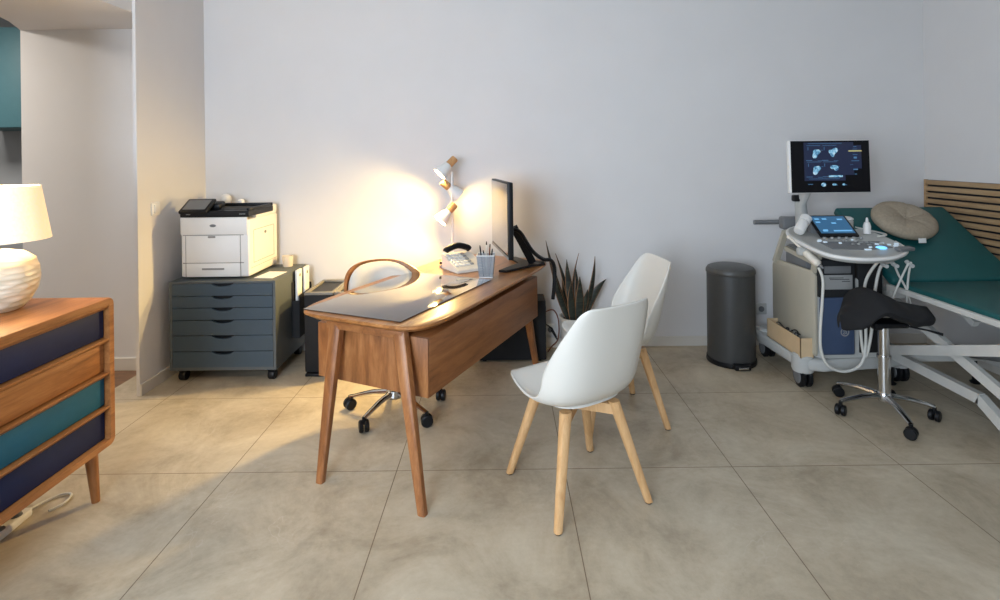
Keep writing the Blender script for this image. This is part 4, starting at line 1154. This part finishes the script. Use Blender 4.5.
# ------------------------------------------------------------------ saddle stool
so = thing('saddle_stool', 'black saddle stool on a chrome five-star base before the exam bed', 'stool', (2.142, 3.06, 0))
b = BM(); lathe(b, [(0.015, 0.085), (0.03, 0.085), (0.036, 0.1), (0.034, 0.13), (0.028, 0.14)], 24); obj('base_hub', b, M['chrome'], so)
for px, py in ((-0.235, 0.02), (-0.035, -0.245), (0.235, -0.06), (0.17, 0.2), (-0.1, 0.26)):
    star_leg(px, py, so, 0.115, 0.078, 0.017); star_caster(px, py, so, 0.03)
b = BM(); lathe(b, [(0.032, 0.14), (0.032, 0.33), (0.035, 0.33), (0.035, 0.345), (0.027, 0.345), (0.027, 0.52)], 24); obj('gas_column', b, M['chrome'], so)
b = BM(); box(b, (0.02, 0, 0.525), (0.17, 0.12, 0.03), 0.01); box(b, (-0.06, -0.03, 0.52), (0.05, 0.05, 0.04), 0.012); obj('tilt_mechanism', b, M['black'], so)
b = BM(); tube(b, [(0.09, -0.06, 0.525), (0.17, -0.1, 0.515), (0.23, -0.13, 0.50)], [0.005, 0.005, 0.008], 8); obj('lever', b, M['black'], so)
b = BM()
top = []; bot = []
NX, NY = 26, 14
def lerp_tab(tab, x):
    for (x0, v0), (x1, v1) in zip(tab, tab[1:]):
        if x <= x1:
            t = (x - x0) / (x1 - x0); t = t * t * (3 - 2 * t)
            return v0 + (v1 - v0) * t
    return tab[-1][1]
for i in range(NX + 1):
    x = -math.cos(PI * i / NX) * 0.998
    hwy = lerp_tab([(-1, 0.085), (-0.8, 0.135), (-0.35, 0.19), (0.1, 0.18), (0.7, 0.165), (1, 0.15)], x) * (1 - abs(x) ** 5) ** 0.5
    xx = 0.245 * x
    hump = lerp_tab([(-1, 0.575), (-0.8, 0.62), (-0.4, 0.728), (0.0, 0.69), (0.35, 0.64), (1, 0.617)], x)
    th = 0.088 * (1 - abs(x) ** 4) ** 0.5
    rt = []; rb = []
    for j in range(NY + 1):
        y = -1 + 2 * j / NY
        droop = -0.085 * abs(y) ** 2.2 * (1.0 if x < 0 else 1.0 - 0.5 * min(1, x * 2))
        edge = (1 - abs(y) ** 4) ** 0.5
        rt.append((xx, y * hwy, hump + droop))
        rb.append((xx, y * hwy, hump + droop - th * edge))
    top.append(rt); bot.append(rb)
rings = [t_ + list(reversed(q)) for t_, q in zip(top, bot)]
loft(b, rings)
bmesh.ops.remove_doubles(b, verts=b.verts, dist=0.0004)
obj('seat', b, M['fabricblack'], so, smooth=70, mods=[('SUBSURF', {'levels': 1, 'render_levels': 1})])

# ------------------------------------------------------------------ examination bed
eb = thing('examination_bed', 'teal examination bed with raised backrest on a white steel scissor frame', 'bed', (2.75, 2.95, 0))
def E_(x, y, z): return (x - 2.75, y - 2.95, z)
def pad(y0, z0, y1, z1, th):
    b = BM()
    c = (0.04, (y0 + y1) / 2 - 2.95, (z0 + z1) / 2)
    ln = math.hypot(y1 - y0, z1 - z0); a = math.atan2(z1 - z0, y1 - y0)
    box(b, (c[0], c[1] + th / 2 * math.sin(a), c[2] - th / 2 * math.cos(a)), (0.78, ln, th), 0.018, rot=(a, 0, 0), seg=3)
    return b
obj('backrest', pad(3.33, 0.70, 3.915, 1.095, 0.06), M['bedteal'], eb)
obj('mattress', pad(1.75, 0.695, 3.325, 0.695, 0.055), M['bedteal'], eb)
b = BM()
for x in (2.384, 3.196):
    box(b, E_(x, 2.545, 0.657), (0.026, 1.63, 0.03), 0.004)
for y in (1.75, 3.345):
    box(b, E_(2.79, y, 0.61), (0.80, 0.03, 0.04), 0.004)
for x in (2.384, 3.196):
    for y in (1.75, 3.345):
        box(b, E_(x, y, 0.627), (0.024, 0.028, 0.07))
obj('top_frame', b, M['steel'], eb, smooth=0)
b = BM(); bar(b, E_(2.46, 3.36, 0.69), E_(2.46, 3.82, 0.94), 0.03, 0.03); bar(b, E_(3.02, 3.36, 0.69), E_(3.02, 3.82, 0.94), 0.03, 0.03); box(b, E_(2.74, 3.6, 0.82), (0.53, 0.03, 0.03))
bar(b, E_(2.7, 3.1, 0.5), E_(2.7, 3.62, 0.81), 0.035, 0.035); obj('backrest_frame', b, M['steel'], eb, smooth=0)
for x in (2.48, 3.02):
    b = BM(); bar(b, E_(x, 3.52, 0.2), E_(x, 2.82, 0.2), 0.04, 0.055); bar(b, E_(x, 2.825, 0.2), E_(x, 2.56, 0.05), 0.04, 0.055); bar(b, E_(x, 2.57, 0.04), E_(x, 1.85, 0.04), 0.04, 0.055)
    obj('base_rail', b, M['steel'], eb, smooth=0)
b = BM(); box(b, E_(2.75, 3.4, 0.2), (0.5, 0.05, 0.04), 0.004); obj('cross_bar', b, M['steel'], eb)
b = BM(); box(b, E_(2.75, 1.9, 0.05), (0.5, 0.05, 0.05), 0.004); obj('cross_bar', b, M['steel'], eb)
for x in (2.44, 3.055):
    b = BM(); bar(b, E_(x, 3.5, 0.6), E_(x, 2.05, 0.085), 0.03, 0.055)
    obj('scissor_arm', b, M['steel'], eb, smooth=0)
for x in (2.405, 3.09):
    b = BM(); bar(b, E_(x, 3.52, 0.205), E_(x, 2.45, 0.585), 0.028, 0.055)
    obj('scissor_arm', b, M['steel'], eb, smooth=0)
b = BM(); tube(b, [E_(2.75, 3.3, 0.28), E_(2.75, 2.75, 0.42)], 0.035, 16); tube(b, [E_(2.75, 2.75, 0.42), E_(2.75, 2.4, 0.52)], 0.018, 12); obj('lift_motor', b, M['midgrey'], eb)
for x in (2.48, 3.02):
    for y in (3.48, 1.9):
        b = BM(); lathe(b, [(0.006, 0), (0.026, 0), (0.03, 0.01), (0.016, 0.02), (0.012, 0.175 if y > 3 else 0.02), (0.004, 0.176 if y > 3 else 0.022)], 18, E_(x, y, 0)); obj('foot', b, M['black'], eb)

# round cushion on the backrest
al = math.atan2(0.395, 0.585)
cu = thing('round_cushion', 'round beige cushion resting against the top of the raised backrest', 'cushion', (0, 0, 0))
cn = Vector((0, -math.sin(al), math.cos(al)))
cp = Vector((2.74, 3.735, 0.70 + 0.395 * (3.735 - 3.33) / 0.585)) + cn * 0.004
cu.matrix_world = Matrix.Translation(cp) @ Matrix.Rotation(al, 4, 'X') @ Matrix.Diagonal((0.84, 0.92, 0.95, 1))
b = BM()
rings = []
NS = 48
prof = [(0.03, 0.01), (0.12, 0.004), (0.18, 0.012), (0.208, 0.035), (0.215, 0.06), (0.205, 0.085), (0.17, 0.106), (0.12, 0.112), (0.07, 0.105), (0.03, 0.088), (0.008, 0.078)]
for r, z in prof:
    ring = []
    for k in range(NS):
        a = 2 * PI * k / NS
        cr = 0.008 * max(0, math.cos(a * 6)) ** 6 if z > 0.08 else 0
        ring.append((1.12 * r * math.cos(a), r * 0.92 * math.sin(a), z - cr * (1 if r < 0.19 else 0.4)))
    rings.append(ring)
loft(b, rings)
obj('cushion_body', b, M['pillow'], cu, smooth=70)
b = BM(); ball(b, (0, 0, 0.082), 0.012, (1, 1, 0.5)); obj('button', b, M['pillow'], cu)
b = BM(); box(b, (0.01, -0.205, 0.045), (0.06, 0.035, 0.003), 0.001, rot=(R(50), 0, 0)); obj('care_tag', b, M['white'], cu)

# ------------------------------------------------------------------ wooden slat panel on the right wall
sp_ = thing('slat_panel', 'wooden slat wall panel behind the examination bed on right wall', 'wall panel', (RX, 3.2, 0.0))
y0_, y1_ = -1.4, BY - 3.2 - 0.02
b = BM(); box(b, (-0.004, (y0_ + y1_) / 2, 0.96), (0.006, y1_ - y0_, 0.62)); obj('backing', b, M['dark'], sp_, smooth=0)
b = BM(); box(b, (-0.014, y1_ - 0.008, 0.96), (0.022, 0.016, 0.626), 0.001); obj('end_trim', b, M['slatwood'], sp_)
for k in range(13):
    z = 1.252 - k * 0.0475
    b = BM(); box(b, (-0.0155, (y0_ + y1_ - 0.018) / 2, z), (0.017, y1_ - y0_ - 0.018, 0.033), 0.0015)
    obj('slat', b, M['slatwood'], sp_)

# ------------------------------------------------------------------ lights
def light(name, kind, loc, energy, col, **kw):
    l = bpy.data.lights.new(name, kind); l.energy = energy; l.color = col
    o = bpy.data.objects.new(name, l); COL.objects.link(o); o.location = loc
    for k, v in kw.items():
        setattr(l, k, v)
    return o
WARM = (1.0, 0.69, 0.26)
COOL = (0.71, 0.84, 1.0)
w = light('window_daylight', 'AREA', ((WX0 + WX1) / 2, RY - 0.02, (WZ0 + WZ1) / 2), 150, COOL, shape='RECTANGLE', size=WX1 - WX0 - 0.1, size_y=WZ1 - WZ0 - 0.1)
w.rotation_euler = (R(90), 0, 0)
w = light('window_daylight', 'AREA', (LX + 0.01, (VY0 + VY1) / 2, (WZ0 + WZ1) / 2), 50, COOL, shape='RECTANGLE', size=WZ1 - WZ0 - 0.1, size_y=VY1 - VY0 - 0.1)
w.rotation_euler = (0, R(-90), 0)
for k, (p, d) in enumerate(SPOTS):
    s = light('head_light', 'SPOT', p, (66, 7, 58)[k], WARM, spot_size=R(172), spot_blend=1.0, shadow_soft_size=0.02)
    s.rotation_euler = d.to_track_quat('-Z', 'Y').to_euler()
light('table_lamp_light', 'POINT', (-2.065, 2.2, 0.893 + 0.385), 48, (1.0, 0.75, 0.42), shadow_soft_size=0.04)
light('far_room_fill', 'AREA', (-4.6, 3.2, 2.8), 60, (1.0, 0.93, 0.84), shape='RECTANGLE', size=0.8, size_y=0.8)  # added fill lamp brightening the passage; the far room has no window

wd = bpy.data.worlds.new('world'); SC.world = wd; wd.use_nodes = True
bg = wd.node_tree.nodes['Background']
bg.inputs[0].default_value = (0.55, 0.66, 0.8, 1); bg.inputs[1].default_value = 0.6

# ------------------------------------------------------------------ camera
cam = bpy.data.cameras.new('camera')
cam.sensor_width = 36.0
cam.lens = 542 / 1000 * 36.0
cam.shift_x = -0.002
cam.shift_y = -0.145
cam.clip_start = 0.02
co = bpy.data.objects.new('camera', cam); COL.objects.link(co)
co.location = (0, 0, 1.5)
co.rotation_mode = 'QUATERNION'
co.rotation_quaternion = (Matrix.Rotation(R(90), 3, 'X') @ Matrix.Rotation(-0.012, 3, 'Z')).to_quaternion()
SC.camera = co
SC.cycles.use_denoising = True
SC.cycles.max_bounces = 8
vs = SC.view_settings
vs.view_transform = 'Standard'; vs.look = 'None'; vs.gamma = 1.0; vs.use_curve_mapping = False
vs.exposure = 0.25
